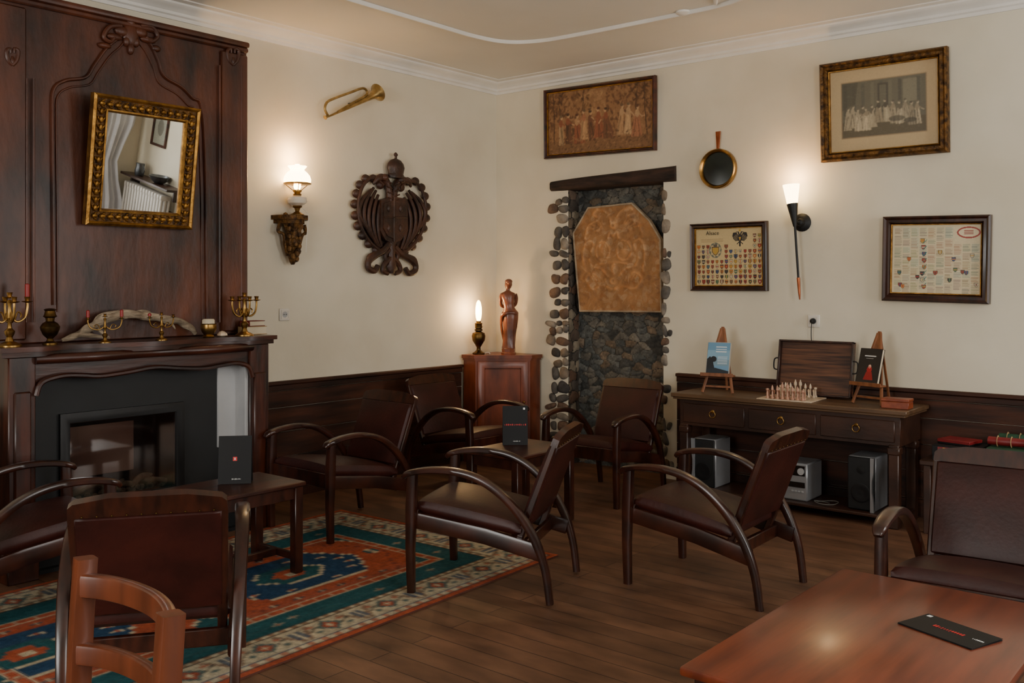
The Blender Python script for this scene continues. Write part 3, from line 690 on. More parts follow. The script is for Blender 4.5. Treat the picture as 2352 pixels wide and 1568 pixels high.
b=MB(); b.sweep(cat([(0,-.005,.042),(0,-.05,.05),(-.005,-.13,.035),(.003,-.2,.02)],6),.006,n=6); b.build('cord',M['iron'],t)
# ============================================================ RIGHT WALL THINGS
def framed(name,label,cat_,corners,fwid,depth,mats,lean,cvf,matted=None,px=.0035):
    P=[onX(x,y,.02) for x,y in corners]
    ctr=sum(P,Vector())/4
    W_=((P[0]-P[1]).length+(P[3]-P[2]).length)/2; H_=((P[0]-P[3]).length+(P[1]-P[2]).length)/2
    e=(P[1]-P[0])+(P[2]-P[3]); rot=math.degrees(math.atan2(e.z,-e.y))
    lift=math.sin(R(lean))*H_/2
    ctr.x=-.016-lift
    t=frameroot(name,label,cat_,ctr,'R',rot,lean)
    b=MB(); b.ring(W_,H_,[(0,-.012),(0,depth*.7),(fwid*.2,depth),(fwid*.45,depth*.75),(fwid*.75,depth*.85),(fwid,depth*.3),(fwid,-.012)]); b.build('frame',mats[0],t)
    b=MB(); b.ring(W_-2*fwid,H_-2*fwid,[(0,-.01),(0,depth*.45),(.006,depth*.4),(.006,-.01)]); b.build('inner_lip',mats[1],t)
    w=W_-2*fwid-.006; h=H_-2*fwid-.006
    cv=Cv(w,h,int(w/px),int(h/px),(200,180,140)); cvf(cv,w,h)
    cv.mesh('picture',M['print'],t,z=.0)
    b=MB(); b.bx(-W_/2+.01,W_/2-.01,-H_/2+.01,H_/2-.01,-.012,-.003,0); b.build('backing',M['consolew'],t)
    return t
def figure(cv,x,y,s,c,c2,skin=(206,170,136)):
    dk=tuple(int(v*.62) for v in c); lt=tuple(min(255,int(v*1.15)) for v in c); g=rnd.choice((-1,1)); ln=rnd.uniform(-.012,.012)*s
    wd=rnd.uniform(.5,1.2)
    cv.poly([(x-.009*s,y+.03*s),(x+.009*s,y+.03*s),(x+.026*s*wd+ln,y-.05*s),(x-.02*s*wd+ln,y-.05*s)],c)
    for k in range(4): cv.line(x+rnd.uniform(-.005,.005)*s,y+.02*s,x+ln+rnd.uniform(-.02,.024)*s*wd,y-.05*s,.0035*s,rnd.choice([dk,lt]),.7)
    cv.ell(x,y+.03*s,.009*s,.014*s,c2); cv.ell(x+g*.003*s,y+.05*s,.0055*s,.0075*s,skin); cv.ell(x,y+.055*s,.007*s,.005*s,dk)
    cv.line(x,y+.035*s,x+g*.02*s,y+.018*s,.005*s,c2); cv.line(x+g*.02*s,y+.018*s,x+g*.03*s,y+.03*s*rnd.random(),.004*s,skin)
def tapestry(cv,w,h):
    cv.a[:]=sl(142,102,68)[:3]
    for k in range(520):
        x,y=rnd.random()*w,h*(.25+.75*rnd.random()); e_=abs(x/w-.45)
        cv.ell(x,y,rnd.uniform(.006,.03),rnd.uniform(.004,.014),rnd.choice([(82,52,33),(108,74,47),(68,41,28),(160,120,82)] if e_>.12 or y<h*.5 else [(160,122,84),(176,138,96),(138,102,68)]),rnd.random()*3,.55)
    cv.rect(0,w,0,h*.2,(110,78,51),.6)
    for x in (.06,.13,.33,.86,.95):
        px_=x*w
        for j in range(5):
            nx_=px_+rnd.uniform(-.014,.014); cv.line(px_,h*(.2+.15*j),nx_,h*(.35+.15*j),.012-.0015*j,(60,38,26),.85); px_=nx_
        for j in range(26): cv.ell(px_+rnd.uniform(-.08,.08),h*rnd.uniform(.62,.98),.018,.008,rnd.choice([(70,44,28),(94,62,38),(118,84,52)]),rnd.random()*3,.75)
    T_=[(158,104,74),(168,130,92),(134,78,54),(176,142,104),(108,70,48)]
    for x in (.13,.2,.29,.36,.42,.5,.57,.72,.78,.86): figure(cv,w*x,h*(.36+.1*rnd.random()),2.2,rnd.choice(T_),rnd.choice(T_),(186,148,110))
    for k in range(300): cv.ell(rnd.random()*w,rnd.random()*h*.3,.012,.004,rnd.choice([(80,52,35),(158,118,82),(64,40,26),(108,76,49)]),rnd.random(),.6)
    cv.noise(.14,1); cv.noise(.1,3); cv.soft(2)
framed('framed_tapestry','dark framed brown tapestry of garden figures hung over the stone niche','picture',[(1250,210),(1505,174),(1512,345),(1257,365)],.028,.03,(M['woodz'],M['gold']),2,tapestry,px=.0032)
def engraving(cv,w,h):
    cv.a[:]=sl(190,166,126)[:3]
    x0,x1,y0,y1=w*.115,w*.885,h*.17,h*.84
    cv.rect(x0-.006,x1+.006,y0-.006,y1+.006,(150,128,96)); cv.rect(x0,x1,y0,y1,(106,100,82))
    W=x1-x0;Hh=y1-y0
    cv.rect(x0,x1,y0,y0+.28*Hh,(96,86,66))
    for k in range(9): cv.rect(x0+W*(.02+.11*k),x0+W*(.06+.11*k),y0+Hh*.4,y0+Hh*.97,rnd.choice([(90,88,74),(118,112,92),(82,78,66)]),.7)
    cv.rect(x0+W*.44,x0+W*.56,y0+Hh*.42,y0+Hh*.93,(80,76,64),.9); cv.rect(x0+W*.46,x0+W*.54,y0+Hh*.45,y0+Hh*.9,(114,108,88),.7); cv.rect(x0+W*.74,x0+W*.9,y0+Hh*.55,y0+Hh*.95,(128,122,100))
    cv.poly([(x0,y0+Hh*.5),(x0+W*.16,y0+Hh*.6),(x0+W*.2,y1),(x0,y1)],(82,78,64),.7)
    G=[(160,148,122),(142,130,106),(84,78,64),(176,162,134),(104,96,78)]
    for u,v in ((.07,.33),(.13,.36),(.19,.3),(.25,.34),(.3,.3),(.36,.34),(.45,.42),(.53,.42),(.62,.38),(.7,.36),(.76,.38),(.83,.32),(.9,.33)):
        figure(cv,x0+W*u,y0+Hh*v,1.35,rnd.choice(G),rnd.choice(G),(176,162,134))
    cv.ell(x0+W*.66,y0+Hh*.27,.05,.018,(82,76,62),k=.8); cv.ell(x0+W*.82,y0+Hh*.22,.04,.016,(76,70,56),k=.8)
    for k in range(260):
        xx,yy=x0+W*rnd.random()*.95,y0+Hh*rnd.random(); cv.line(xx,yy,xx+.02,yy+rnd.uniform(-.006,.006),.002,rnd.choice([(72,66,54),(132,124,100)]),.3)
    cv.noise(.08,1); cv.soft(2)
framed('framed_engraving','large ornate gilt frame with an old engraving of a salon on tan mount','picture',[(1886,153),(2180,108),(2182,350),(1893,373)],.055,.05,(M['goldd'],M['gold']),2.5,engraving,px=.003)
SHC=[(150,50,40),(62,78,116),(184,148,64),(56,52,48),(84,114,82),(190,178,150),(124,74,52),(156,68,48),(196,120,50)]
def shield(cv,x,y,s):
    c=rnd.choice(SHC);c2=rnd.choice(SHC)
    P=[(x-s,y+s),(x+s,y+s),(x+s,y-.2*s),(x+.5*s,y-.9*s),(x,y-1.2*s),(x-.5*s,y-.9*s),(x-s,y-.2*s)]
    cv.poly([(a+(a-x)*.2,b_+(b_-y)*.2) for a,b_ in P],(76,62,48)); cv.poly(P,c)
    k=rnd.randrange(3)
    if k==0: cv.rect(x-.3*s,x+.3*s,y-s,y+s,c2)
    elif k==1: cv.rect(x-s,x+s,y-.2*s,y+.3*s,c2)
    else: cv.ell(x,y,.45*s,.45*s,c2)
def eagle(cv,x,y,s,c=(32,26,24)):
    cv.ell(x,y,.2*s,.42*s,c)
    for g in (-1,1):
        cv.poly([(x+g*.1*s,y+.35*s),(x+g*.45*s,y+.75*s),(x+g*.85*s,y+.7*s),(x+g*.95*s,y+.3*s),(x+g*.8*s,y-.05*s),(x+g*.5*s,y-.3*s),(x+g*.12*s,y-.2*s)],c)
        for k in range(4): cv.line(x+g*(.3+.17*k)*s,y+(.55-.1*k)*s,x+g*(.4+.15*k)*s,y-(.25-.08*k)*s,.035*s,(204,182,134),.8)
        cv.line(x,y+.3*s,x+g*.2*s,y+.75*s,.16*s,c); cv.line(x+g*.2*s,y+.75*s,x+g*.4*s,y+.78*s,.08*s,c); cv.line(x,y-.3*s,x+g*.35*s,y-.6*s,.1*s,c)
    cv.line(x,y-.2*s,x,y-.8*s,.2*s,c)
    cv.poly([(x-.16*s,y+.2*s),(x+.16*s,y+.2*s),(x,y-.25*s)],(190,150,60)); cv.ell(x,y+.95*s,.14*s,.12*s,(190,150,60))
def chart1(cv,w,h):
    cv.a[:]=sl(204,182,134)[:3]; cv.noise(.03,4)
    nc=14
    for r_ in range(10):
        y=h*(.065+.088*r_)
        for c_ in range(nc):
            x=w*(.045+.07*c_)+rnd.uniform(-.001,.001)
            if r_>=5 and 2<c_<6: continue
            if r_>=7 and 6<c_<12: continue
            if r_>=8 and c_<7: continue
            shield(cv,x,y,.0112*rnd.uniform(.85,1.1)); cv.line(x-.010,y-.019,x+.010,y-.019,.002,(110,84,60),.6)
    eagle(cv,w*.67,h*.81,.062)
    X0,Y0=w*.3,h*.62
    cv.ell(X0,Y0,.05,.056,(120,122,110),k=.75); cv.ell(X0,Y0,.042,.047,(204,182,134),k=.85)
    for a in range(9): cv.ell(X0+.043*math.cos(a*.7),Y0+.048*math.sin(a*.7),.011,.007,(84,98,92),a*.7+1.2,.8)
    shield(cv,X0,Y0-.004,.024); cv.ell(X0,Y0+.034,.016,.01,(92,84,76))
    for k in range(3): cv.line(w*.08,h*(.815-.022*k),w*.42,h*(.815-.022*k),.0016,(90,60,44),.7)
ch=framed('framed_heraldic_chart','smaller dark framed chart of many coats of arms left of the torch lamp','picture',[(1588,515),(1765,507),(1763,668),(1588,668)],.036,.03,(M['woody'],M['gold']),1,chart1,px=.0022)
text('Alsace',.04,M['iron'],ch,T(-.125,.172,.002))
def chart2(cv,w,h):
    cv.a[:]=sl(212,198,162)[:3]; cv.noise(.03,5)
    for c_ in range(10):
        x=w*(.03+.096*c_)
        y=h*.96
        while y>h*.05:
            n=rnd.randrange(4,11); tint=rnd.choice([(104,82,62),(112,88,100),(80,104,100),(150,92,60),(126,134,90)])
            if c_>6 and y>h*.72: y=h*.72; continue
            cv.rect(x,x+w*.084,y-.0066*n-.002,y,rnd.choice([(196,190,150),(202,182,150),(190,194,168),(206,192,152)]),.6)
            for k in range(n):
                y-=.0066; cv.line(x,y,x+w*rnd.uniform(.055,.082),y,.003,tint,.6)
            y-=.009
    for k in range(8):
        shield(cv,w*.36+rnd.uniform(-.008,.008),h*(.1+.095*k),.011); cv.line(w*.36,h*(.1+.09*k),w*.4,h*(.15+.09*k),.004,(40,120,110))
    for (u,v) in ((.09,.3),(.1,.12),(.13,.1),(.5,.3),(.66,.2),(.72,.35),(.8,.32),(.84,.31),(.95,.14),(.9,.55),(.7,.5),(.3,.24),(.2,.5),(.55,.6)): shield(cv,w*u,h*v,.0105)
    cv.ell(w*.86,h*.88,.068,.036,(158,56,44)); cv.ell(w*.86,h*.88,.058,.027,(222,206,170))
    for k in range(3): cv.line(w*.81,h*.86+.010*k,w*.91,h*.86+.010*k,.003,(150,60,50))
framed('framed_family_chart','larger dark framed cream chart with a red oval cartouche at far right','picture',[(2032,498),(2281,493),(2272,698),(2027,690)],.05,.035,(M['woody'],M['gold']),1.2,chart2,px=.0025)
c0=onX(1651,388,.015)
t=frameroot('hanging_pan','round brass rimmed pan with dark green base hung by its copper handle','pan',c0,'R')
r_=abs(w2(1693,388,'R',c0,.015)[0])
b=MB(); b.lathe([(r_*.84,-.01),(r_,.0),(r_,.03),(r_*.95,.038),(r_*.88,.03),(r_*.82,.012),(r_*.84,-.01)],n=36); b.build('rim',M['brass'],t)
b=MB(); b.lathe([(r_*.86,-.008),(r_*.86,.01),(r_*.4,.012),(.001,.013)],n=32); b.build('pan_base',M['pangreen'],t)
b=MB(); b.sweep([(0,r_*.95,.015),(0,r_+.06,.012),(0,w2(1653,302,'R',c0,.015)[1],.01)],[(.02,.01),(.03,.008),(.042,.006)],side=(1,0,0),n=10,p=4); b.build('handle',M['copper'],t)
c0=onX(1843,511,0)
t=frameroot('torch_wall_lamp','lit torch-shaped wall lamp with a glass cone and black pointed stem','lamp',c0,'R')
def q(px,py,z=.1):
    u,v=w2(px,py,'R',c0,z); return Vector((u,v,z))
b=MB(); b.lathe([(.062,0),(.062,.008),(.05,.018),(.03,.024),(.02,.05),(.008,.055)],n=24); b.build('wall_plate',M['iron'],t)
A=q(1817,424);B=q(1820,470);Cc=q(1826,520);E=q(1837,688)
b=MB(); b.sweep([(0,0,.02),(0,0,.06),tuple(q(1825,507,.1))],(.016,.016),n=8); b.build('arm',M['iron'],t)
def cone(P,Q,r0,r1,name,m,n=20,hollow=False):
    d=(Q-P); L=d.length; X=Matrix.Translation(P)@d.to_track_quat('Z','Y').to_matrix().to_4x4(); b=MB()
    if hollow: b.lathe([(r0,0),(r1,L),(r1*.93,L),(r0*.8,.01)],X,n)
    else: b.lathe([(r0,0),(r1,L)],X,n)
    return b.build(name,m,t)
cone(B,A,.034,.056,'glass_cone',M['shade'],hollow=True)
cone(Cc,B+(A-B)*.05,.012,.038,'black_cone',M['iron'])
b=MB(); b.sweep([Cc,Cc+(E-Cc)*.72],.016,n=8); b.build('stem',M['iron'],t)
b=MB(); b.sweep([Cc+(E-Cc)*.7,Cc+(E-Cc)*.9,E],[.024,.018,.008],n=10); b.build('pointed_tip',M['copper'],t)
# plaque in niche
Pc=[(1345,476),(1450,465),(1492,505),(1519,549),(1521,718),(1325,716),(1318,640),(1309,535)]
P=[onX(x,y,-.03) for x,y in Pc]; ctr=Vector((.045,sum(p.y for p in P)/8,sum(p.z for p in P)/8))
pp=[(-(p.y-ctr.y)*.965+.004,p.z-ctr.z) for p in P]
t=thing('stone_plaque','large faded rust-tan carved stone plaque with cut corners in the niche','plaque',mtx=wallM(ctr,'R'))
b=MB(); b.prism(pp,-.03,0); b.sweep([(x*.985,y*.985,.002) for x,y in pp],(.016,.016),closed=True,n=8); b.build('slab',M['stoneb'],t)
x0=min(p[0] for p in pp);x1=max(p[0] for p in pp);y0_=min(p[1] for p in pp);y1=max(p[1] for p in pp)
cv=Cv(x1-x0,y1-y0_,200,220,(182,134,88)); cv.X+=x0; cv.Y+=y0_
mask=cv.poly(pp,(182,134,88))
for k in range(700): cv.ell(rnd.uniform(x0,x1),rnd.uniform(y0_,y1),rnd.uniform(.004,.04),rnd.uniform(.003,.022),rnd.choice([(196,142,88),(160,110,68),(204,170,130),(214,184,146),(172,110,60),(142,102,74)]),rnd.random()*3,.32)
hm=np.zeros(cv.X.shape)
def hump(x,y,r,w,a0=0,a1=2*PI,h=.009,ex=1):
    dx=(cv.X-x)*ex;dy=cv.Y-y;rr=np.sqrt(dx*dx+dy*dy)+.004*np.sin(dx*90)*np.cos(dy*70);an=np.mod(np.arctan2(dy,dx)-a0,2*PI)
    m=np.exp(-((rr-r)/w)**2)*(an<(a1-a0)); np.maximum(hm,h*m,out=hm)
def ridge(pts,w,h=.009):
    pts=cat([(x,y,0) for x,y in pts],6)
    for i in range(len(pts)-1):
        a_,b_=pts[i],pts[i+1]; dx,dy=b_.x-a_.x,b_.y-a_.y; L=dx*dx+dy*dy+1e-9
        tt=np.clip(((cv.X-a_.x)*dx+(cv.Y-a_.y)*dy)/L,0,1); rr=(cv.X-a_.x-tt*dx)**2+(cv.Y-a_.y-tt*dy)**2
        np.maximum(hm,h*np.exp(-rr/(w*w)),out=hm)
for g in (-1,1):
    ridge([(g*.02,-.3),(g*.1,-.28),(g*.2,-.3),(g*.26,-.22),(g*.2,-.17),(g*.15,-.21)],.014)
    ridge([(g*.27,-.16),(g*.29,-.02),(g*.25,.08),(g*.19,.06),(g*.21,.0)],.013)
    ridge([(g*.27,.1),(g*.24,.2),(g*.16,.24),(g*.11,.19),(g*.16,.16)],.014)
    ridge([(g*.02,.22),(g*.06,.3),(g*.15,.33),(g*.19,.29),(g*.14,.27)],.013)
    ridge([(g*.05,-.2),(g*.12,-.14),(g*.2,-.12),(g*.23,-.06)],.012)
    for k in range(5): ridge([(g*(.06+.035*k),-.26+.01*k),(g*(.08+.04*k),-.225+.012*k)],.009,.007)
    for k in range(4): ridge([(g*(.1+.03*k),.21-.01*k),(g*(.12+.04*k),.25-.02*k)],.009,.007)
    hump(g*.1,.0,.0,.045,h=.012,ex=1.2); hump(g*.1,.0,.075,.012,h=.009,ex=1.15); hump(g*.1,.03,.03,.01,h=.006)
ridge([(-.05,.1),(-.03,.15),(0,.12),(.03,.15),(.05,.1)],.012,.012); ridge([(0,-.1),(0,-.18)],.02,.01); hump(0,.2,.02,.014); hump(0,-.24,.02,.014); ridge([(-.17,-.11),(0,-.09),(.17,-.11)],.01,.008)
wr=np.random.rand(30,28); wr=np.kron(wr,np.ones((8,8)))[:220,:200]
for _ in range(6):
    p_=np.pad(wr,1,'edge'); wr=(p_[:-2,1:-1]+p_[2:,1:-1]+p_[1:-1,:-2]+p_[1:-1,2:]+wr)/5
hm=hm*np.clip(.3+1.1*wr,0,1.15)
cv.h=hm*1.15+np.random.rand(*hm.shape)*.0009; cv.a*=(.80+np.clip(hm[...,None]*42,0,.4)); cv.noise(.06,1)  # relief shading painted in: hollows darker, raised carving lighter
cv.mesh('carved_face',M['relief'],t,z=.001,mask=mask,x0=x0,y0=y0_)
# ============================================================ CORNER CABINET
t=thing('corner_cabinet','reddish wooden corner cupboard with one panelled door','cabinet',(0,0,0))
CZ=.881
poly=[(-.03,-.03),(-.45,-.03),(-.45,-.16),(-.16,-.50),(-.03,-.50)]
b=MB(); b.prism(poly,0,CZ-.03); b.build('body',M['cabinet'],t)
b=MB(); b.prism([(-.03,-.03),(-.475,-.03),(-.475,-.168),(-.168,-.525),(-.03,-.525)],CZ-.028,CZ); b.prism([(-.03,-.03),(-.462,-.03),(-.462,-.164),(-.164,-.512),(-.03,-.512)],CZ-.045,CZ-.028); b.build('top',M['cabinet'],t)
a=Vector((-.45,-.16,0));c_=Vector((-.16,-.50,0)); d=(c_-a); L=d.length; ex=d.normalized(); nrm=Vector((ex.y,-ex.x,0))
if nrm.dot(fw)>0: nrm=-nrm
X=Matrix(((ex.x,0,nrm.x,0),(ex.y,0,nrm.y,0),(0,1,0,0),(0,0,0,1))); X=T((a.x+c_.x)/2,(a.y+c_.y)/2,.45)@X
b=MB(); b.ring(L-.04,.76,[(0,0),(0,.014),(.005,.017),(.055,.017),(.06,.006),(.06,0)],X); b.box((0,0,.003),(L-.15,.63,.01),.002,X); dr_=b.build('door',M['cabinet'],t)
b=MB(); b.ball((L/2-.05,.05,.028),.011,X); b.build('knob',M['brass'],dr_)
t=thing('table_lamp','brass oil-style lamp with a glowing bulb on the corner cupboard','lamp',(-.36,-.115,CZ+.0005))
b=MB(); b.lathe([(.05,0),(.052,.01),(.035,.02),(.018,.035),(.016,.055),(.03,.08),(.052,.115),(.057,.15),(.05,.175),(.02,.19)],n=22); b.build('base',M['brassd'],t)
b=MB(); b.lathe([(.022,.19),(.034,.195),(.034,.205),(.022,.21),(.03,.215),(.03,.25),(.034,.256),(.02,.26),(.02,.275)],n=18); b.sweep([(.02,0,.225),(.05,0,.225)],.006,n=6); b.build('burner',M['brassd'],t)
b=MB(); b.lathe([(.014,.275),(.022,.30),(.026,.34),(.025,.385),(.018,.425),(.006,.445)],n=16); b.build('bulb',M['flame'],t)
b=MB(); b.sweep(cat([(.045,-.01,.004),(.08,-.03,.012),(.085,-.05,.006),(.06,-.07,.004)],6),.007,n=6); b.build('cord',M['plastic'],t)
t=thing('statuette','reddish brown statuette of a draped standing woman on the corner cupboard','statue',(-.195,-.30,CZ+.0005),rz=-40)
b=MB(); b.lathe([(.062,0),(.064,.012),(.056,.018),(.058,.045),(.05,.052)],n=8); b.build('plinth',M['statue'],t)
b=MB(); secs=[(.05,0,0,.055,.05),(.07,.002,0,.05,.045),(.14,.006,0,.05,.043),(.22,.012,0,.055,.046),(.29,.016,0,.063,.052),(.335,.016,0,.067,.052),(.36,.012,0,.056,.044),(.385,.006,0,.045,.036),(.42,0,0,.046,.036),(.455,-.004,0,.054,.042),(.485,-.006,0,.062,.036),(.505,-.006,0,.058,.03),(.517,-.006,0,.03,.022),(.525,-.006,0,.017,.017),(.54,-.004,.002,.016,.017),(.548,-.002,.006,.024,.026),(.57,0,.006,.031,.034),(.595,0,.002,.029,.034),(.612,0,-.002,.018,.022),(.618,0,-.002,.004,.005)]
n=28
for (z,cx_,cy_,rx,ry) in secs:
    for j in range(n):
        an=2*PI*j/n; f_=1+(.09*math.sin(an*7+z*18)*(1 if z<.33 else 0))+(.05*math.sin(an*13-z*25) if z<.3 else 0)
        b.v.append(Vector((cx_+rx*f_*math.cos(an),cy_+ry*f_*math.sin(an),z)))
for i in range(len(secs)-1):
    for j in range(n): b.f.append([i*n+j,i*n+(j+1)%n,(i+1)*n+(j+1)%n,(i+1)*n+j]); b.m.append(0)
b.f.append(list(range(n)));b.m.append(0);b.f.append([(len(secs)-1)*n+j for j in range(n)]);b.m.append(0)
for g in (-1,1): b.sweep(cat([(g*.055,0,.495),(g*.066,.008,.46),(g*.06,.022,.41),(g*.03,.045,.388),(-g*.005,.05,.385)],5),[.034,.03,.026,.02],n=8)
b.build('figure',M['statue'],t,sm=80)
b=MB(); b.sweep(cat([(-.062,.0,.30),(-.03,.05,.345),(.03,.055,.36),(.07,.02,.345),(.06,-.04,.34),(0,-.055,.345),(-.05,-.035,.33),(-.062,0,.3),(-.05,.04,.2),(-.02,.06,.08)],6),(.03,.02),n=8); b.build('drapery_roll',M['statue'],t)
b=MB(); b.ball((0,-.028,.588),(.018,.018,.016)); b.ball((0,-.004,.60),(.032,.034,.022),n=14); b.build('hair',M['statue'],t)
# ============================================================ CONSOLE TABLE
KX0,KX1=-.489,-.05; KY0,KY1=-3.58,-2.0; KZ=.71
t=thing('console_table','dark wooden console table with three drawers against the right wall','table',((KX0+KX1)/2,(KY0+KY1)/2,0))
hw=(KX1-KX0)/2; hl=(KY1-KY0)/2
b=MB(); b.bx(-hw,hw,-hl,hl,KZ-.028,KZ,.005); b.bx(-hw+.012,hw,-hl+.012,hl-.012,KZ-.042,KZ-.028,.003); b.build('tabletop',M['ctop'],t)
b=MB(); b.bx(-hw+.045,hw-.01,-hl+.05,hl-.05,.49,KZ-.042,.002); b.build('drawer_case',M['consolew'],t)
dwd=(2*hl-.1-.12)/3
for k in range(3):
    yc=(hl-.05-.03)-dwd/2-k*(dwd+.03)
    b=MB(); b.box((-hw+.041,yc,.577),(.014,dwd,.13),.004); dr=b.build('drawer',M['consolew'],t)
    b=MB(); b.lathe([(.012,0),(.012,.004),(.004,.01)],T(-hw+.034,yc,.60)@Ry(-90),n=10)
    ringp=[(-hw+.024,yc+.022*math.sin(a),.58+.022*math.cos(a)) for a in [i*2*PI/16 for i in range(16)]]
    b.sweep(ringp,.006,closed=True,n=6); b.build('ring_pull',M['brass'],dr)
for sx in (-1,1):
    for sy in (-1,1):
        b=MB(); x=sx*(hw-.06) ; y=sy*(hl-.085); b.bx(x-.03,x+.03,y-.03,y+.03,.0,.50,.005); b.bx(x-.036,x+.036,y-.036,y+.036,.44,.485,.006); b.build('leg',M['consolew'],t)
b=MB(); b.bx(-hw+.04,hw-.03,-hl+.06,hl-.06,.05,.068,.003); b.build('lower_shelf',M['consolew'],t)
def easel(px,x,label_e,label_b,book,pyr):
    p=onX(px,880,-x); y=p.y
    rz_=-80 if book==1 else -108
    t=thing('display_easel',label_e,'easel',(x,y,KZ+.0006),rz=rz_,group=None)
    for sgn in (-1,1):
        b=MB(); b.sweep([(sgn*.105,-.07,.006),(sgn*.008,.05,.44)],(.02,.012),n=8,p=4); b.build('front_leg',M['easel'],t)
    b=MB(); b.sweep([(0,.15,.006),(0,.058,.43)],(.016,.01),n=8,p=4); b.build('rear_leg',M['easel'],t)
    b=MB(); b.prism([(-.032,0),(.032,0),(.009,.13),(-.009,.13)],-.007,.007,T(0,.022,.325)@Rx(75)); b.build('head_block',M['easel'],t)
    b=MB(); b.bx(-.115,.115,-.09,-.035,.118,.130,.003); b.bx(-.115,.115,-.095,-.089,.118,.142,.002); b.build('ledge',M['easel'],t)
    b=MB(); b.bx(-.095,.095,-.062,-.05,.04,.054,.002); b.build('cross_bar',M['easel'],t)
    bt=thing('book',label_b,'book',mtx=T(x,y,KZ+.0006)@Rz(rz_)@T(0,-.066,.1335)@Rx(-15.5))
    w,h_=.155,.215
    b=MB(); b.bx(-w/2,w/2,-.012,.006,0.0,h_,.001); b.build('pages',M['paper'],bt)
    b=MB(); b.bx(-w/2-.003,w/2+.002,-.014,-.0125,0,h_+.003,.0005); b.bx(-w/2-.003,-w/2,-.014,.008,0,h_+.003,.0005); b.bx(-w/2-.003,w/2+.002,.0065,.008,0,h_+.003,.0005); b.build('cover_boards',M['blackcard'] if book==2 else M['grey'],bt)
    cv=Cv(w,h_,70,98,(110,150,180) if book==1 else (22,22,26))
    if book==1:
        cv.rect(0,w,h_*.45,h_,(128,168,192)); cv.rect(0,w,h_*.75,h_,(86,136,172),.6); cv.rect(0,w,h_*.25,h_*.45,(120,150,166)); cv.poly([(0,0),(.06,0),(.055,.04),(.04,.09),(.02,.12),(0,.1)],(20,26,32)); cv.poly([(0,0),(w,0),(w,.02),(.06,.04),(0,.03)],(24,34,44)); cv.ell(.045,.1,.022,.02,(18,22,28))
        for k in range(3): cv.line(.06,.185-k*.016,.13,.185-k*.016,.006,(230,232,230))
        for k in range(6): cv.line(.075,.12-k*.01,.14,.12-k*.01,.003,(220,226,228),.8)
    else:
        cv.line(.04,.17,.115,.17,.008,(225,225,225)); cv.line(.05,.155,.10,.155,.003,(180,180,180))
        cv.ell(.085,.085,.018,.022,(170,20,30)); cv.poly([(.05,.02),(.12,.02),(.105,.07),(.065,.07)],(150,16,26)); cv.ell(.085,.105,.01,.012,(214,170,150)); cv.ell(.085,.1,.005,.004,(220,40,50))
    o=cv.mesh('cover_picture',M['print'],bt); o.matrix_local=T(0,-.0148,h_/2)@Rx(90)
easel(1655,-.28,'wooden display easel at the left end of the console','pale blue covered book with a dark silhouette on the left easel',1,0)
easel(2008,-.265,'wooden display easel right of the wooden tray','black covered book with a small red figure on the right easel',2,0)
p=onX(1873,890,.1)
t=thing('wooden_tray','rectangular slatted wooden tray leaning on the wall behind the chess set','tray',mtx=T(-.125,p.y,KZ+.0075)@Rz(-90)@Rx(-9))
tw,thh=.51,.365
b=MB(); b.bx(-tw/2,tw/2,0,.012,.0,thh,.002); b.build('slatted_base',M['slat'],t)
b=MB()
for (x0,x1,z0,z1) in ((-tw/2,tw/2,0,.014),(-tw/2,tw/2,thh-.014,thh),(-tw/2,-tw/2+.014,0,thh),(tw/2-.014,tw/2,0,thh)): b.bx(x0,x1,-.035,.0,z0,z1,.003)
b.build('rim',M['woody'],t)
for g in (-1,1):
    b=MB(); b.sweep(cat([(g*tw/2,-.02,.24),(g*(tw/2+.028),-.02,.23),(g*(tw/2+.028),-.02,.17),(g*tw/2,-.02,.16)],5),.009,n=8); b.build('handle',M['iron'],t)
bc=Vector((-.325,onX(1818,897,.325).y,KZ+.0006)); bw=.29
t=thing('chess_board','pale stone chess board lying on the console','chess board',tuple(bc))
b=MB(); b.bx(-bw*.62,bw*.62,-bw/2,bw/2,0,.008,.002); b.build('slab',M['ivory'],t)
CB=93
t.rotation_euler=(0,0,R(CB))
cv=Cv(bw*.92,bw*.92,32,32,(214,200,176))
for i in range(8):
    for j in range(8):
        if (i+j)%2: cv.rect(i*bw*.115,(i+1)*bw*.115,j*bw*.115,(j+1)*bw*.115,(150,120,96))
cv.mesh('squares',M['print'],t,z=.0085)
kinds={'pawn':[(.010,0),(.010,.006),(.006,.012),(.0045,.032),(.007,.037),(.0075,.046),(.002,.053)],
'rook':[(.011,0),(.011,.008),(.007,.014),(.006,.048),(.010,.052),(.010,.064),(.007,.064),(.007,.06),(.001,.06)],
'bishop':[(.011,0),(.011,.008),(.006,.014),(.005,.05),(.009,.055),(.007,.072),(.003,.083),(.001,.087)],
'king':[(.012,0),(.012,.01),(.007,.016),(.006,.066),(.011,.074),(.009,.09),(.004,.098),(.004,.106),(.001,.108)]}
protos={}
order=['rook','bishop','bishop','king','king','bishop','bishop','rook']
gw=bw*.92/8; gz=KZ+.0006+.0092
names={'pawn':('chess_pawn','small %s chess pawn standing on the board'),'rook':('chess_rook','%s chess rook at a corner of the board'),'bishop':('chess_bishop','%s pointed chess piece standing in a back row of the board'),'king':('chess_king','tallest %s chess piece in the middle of a back row')}
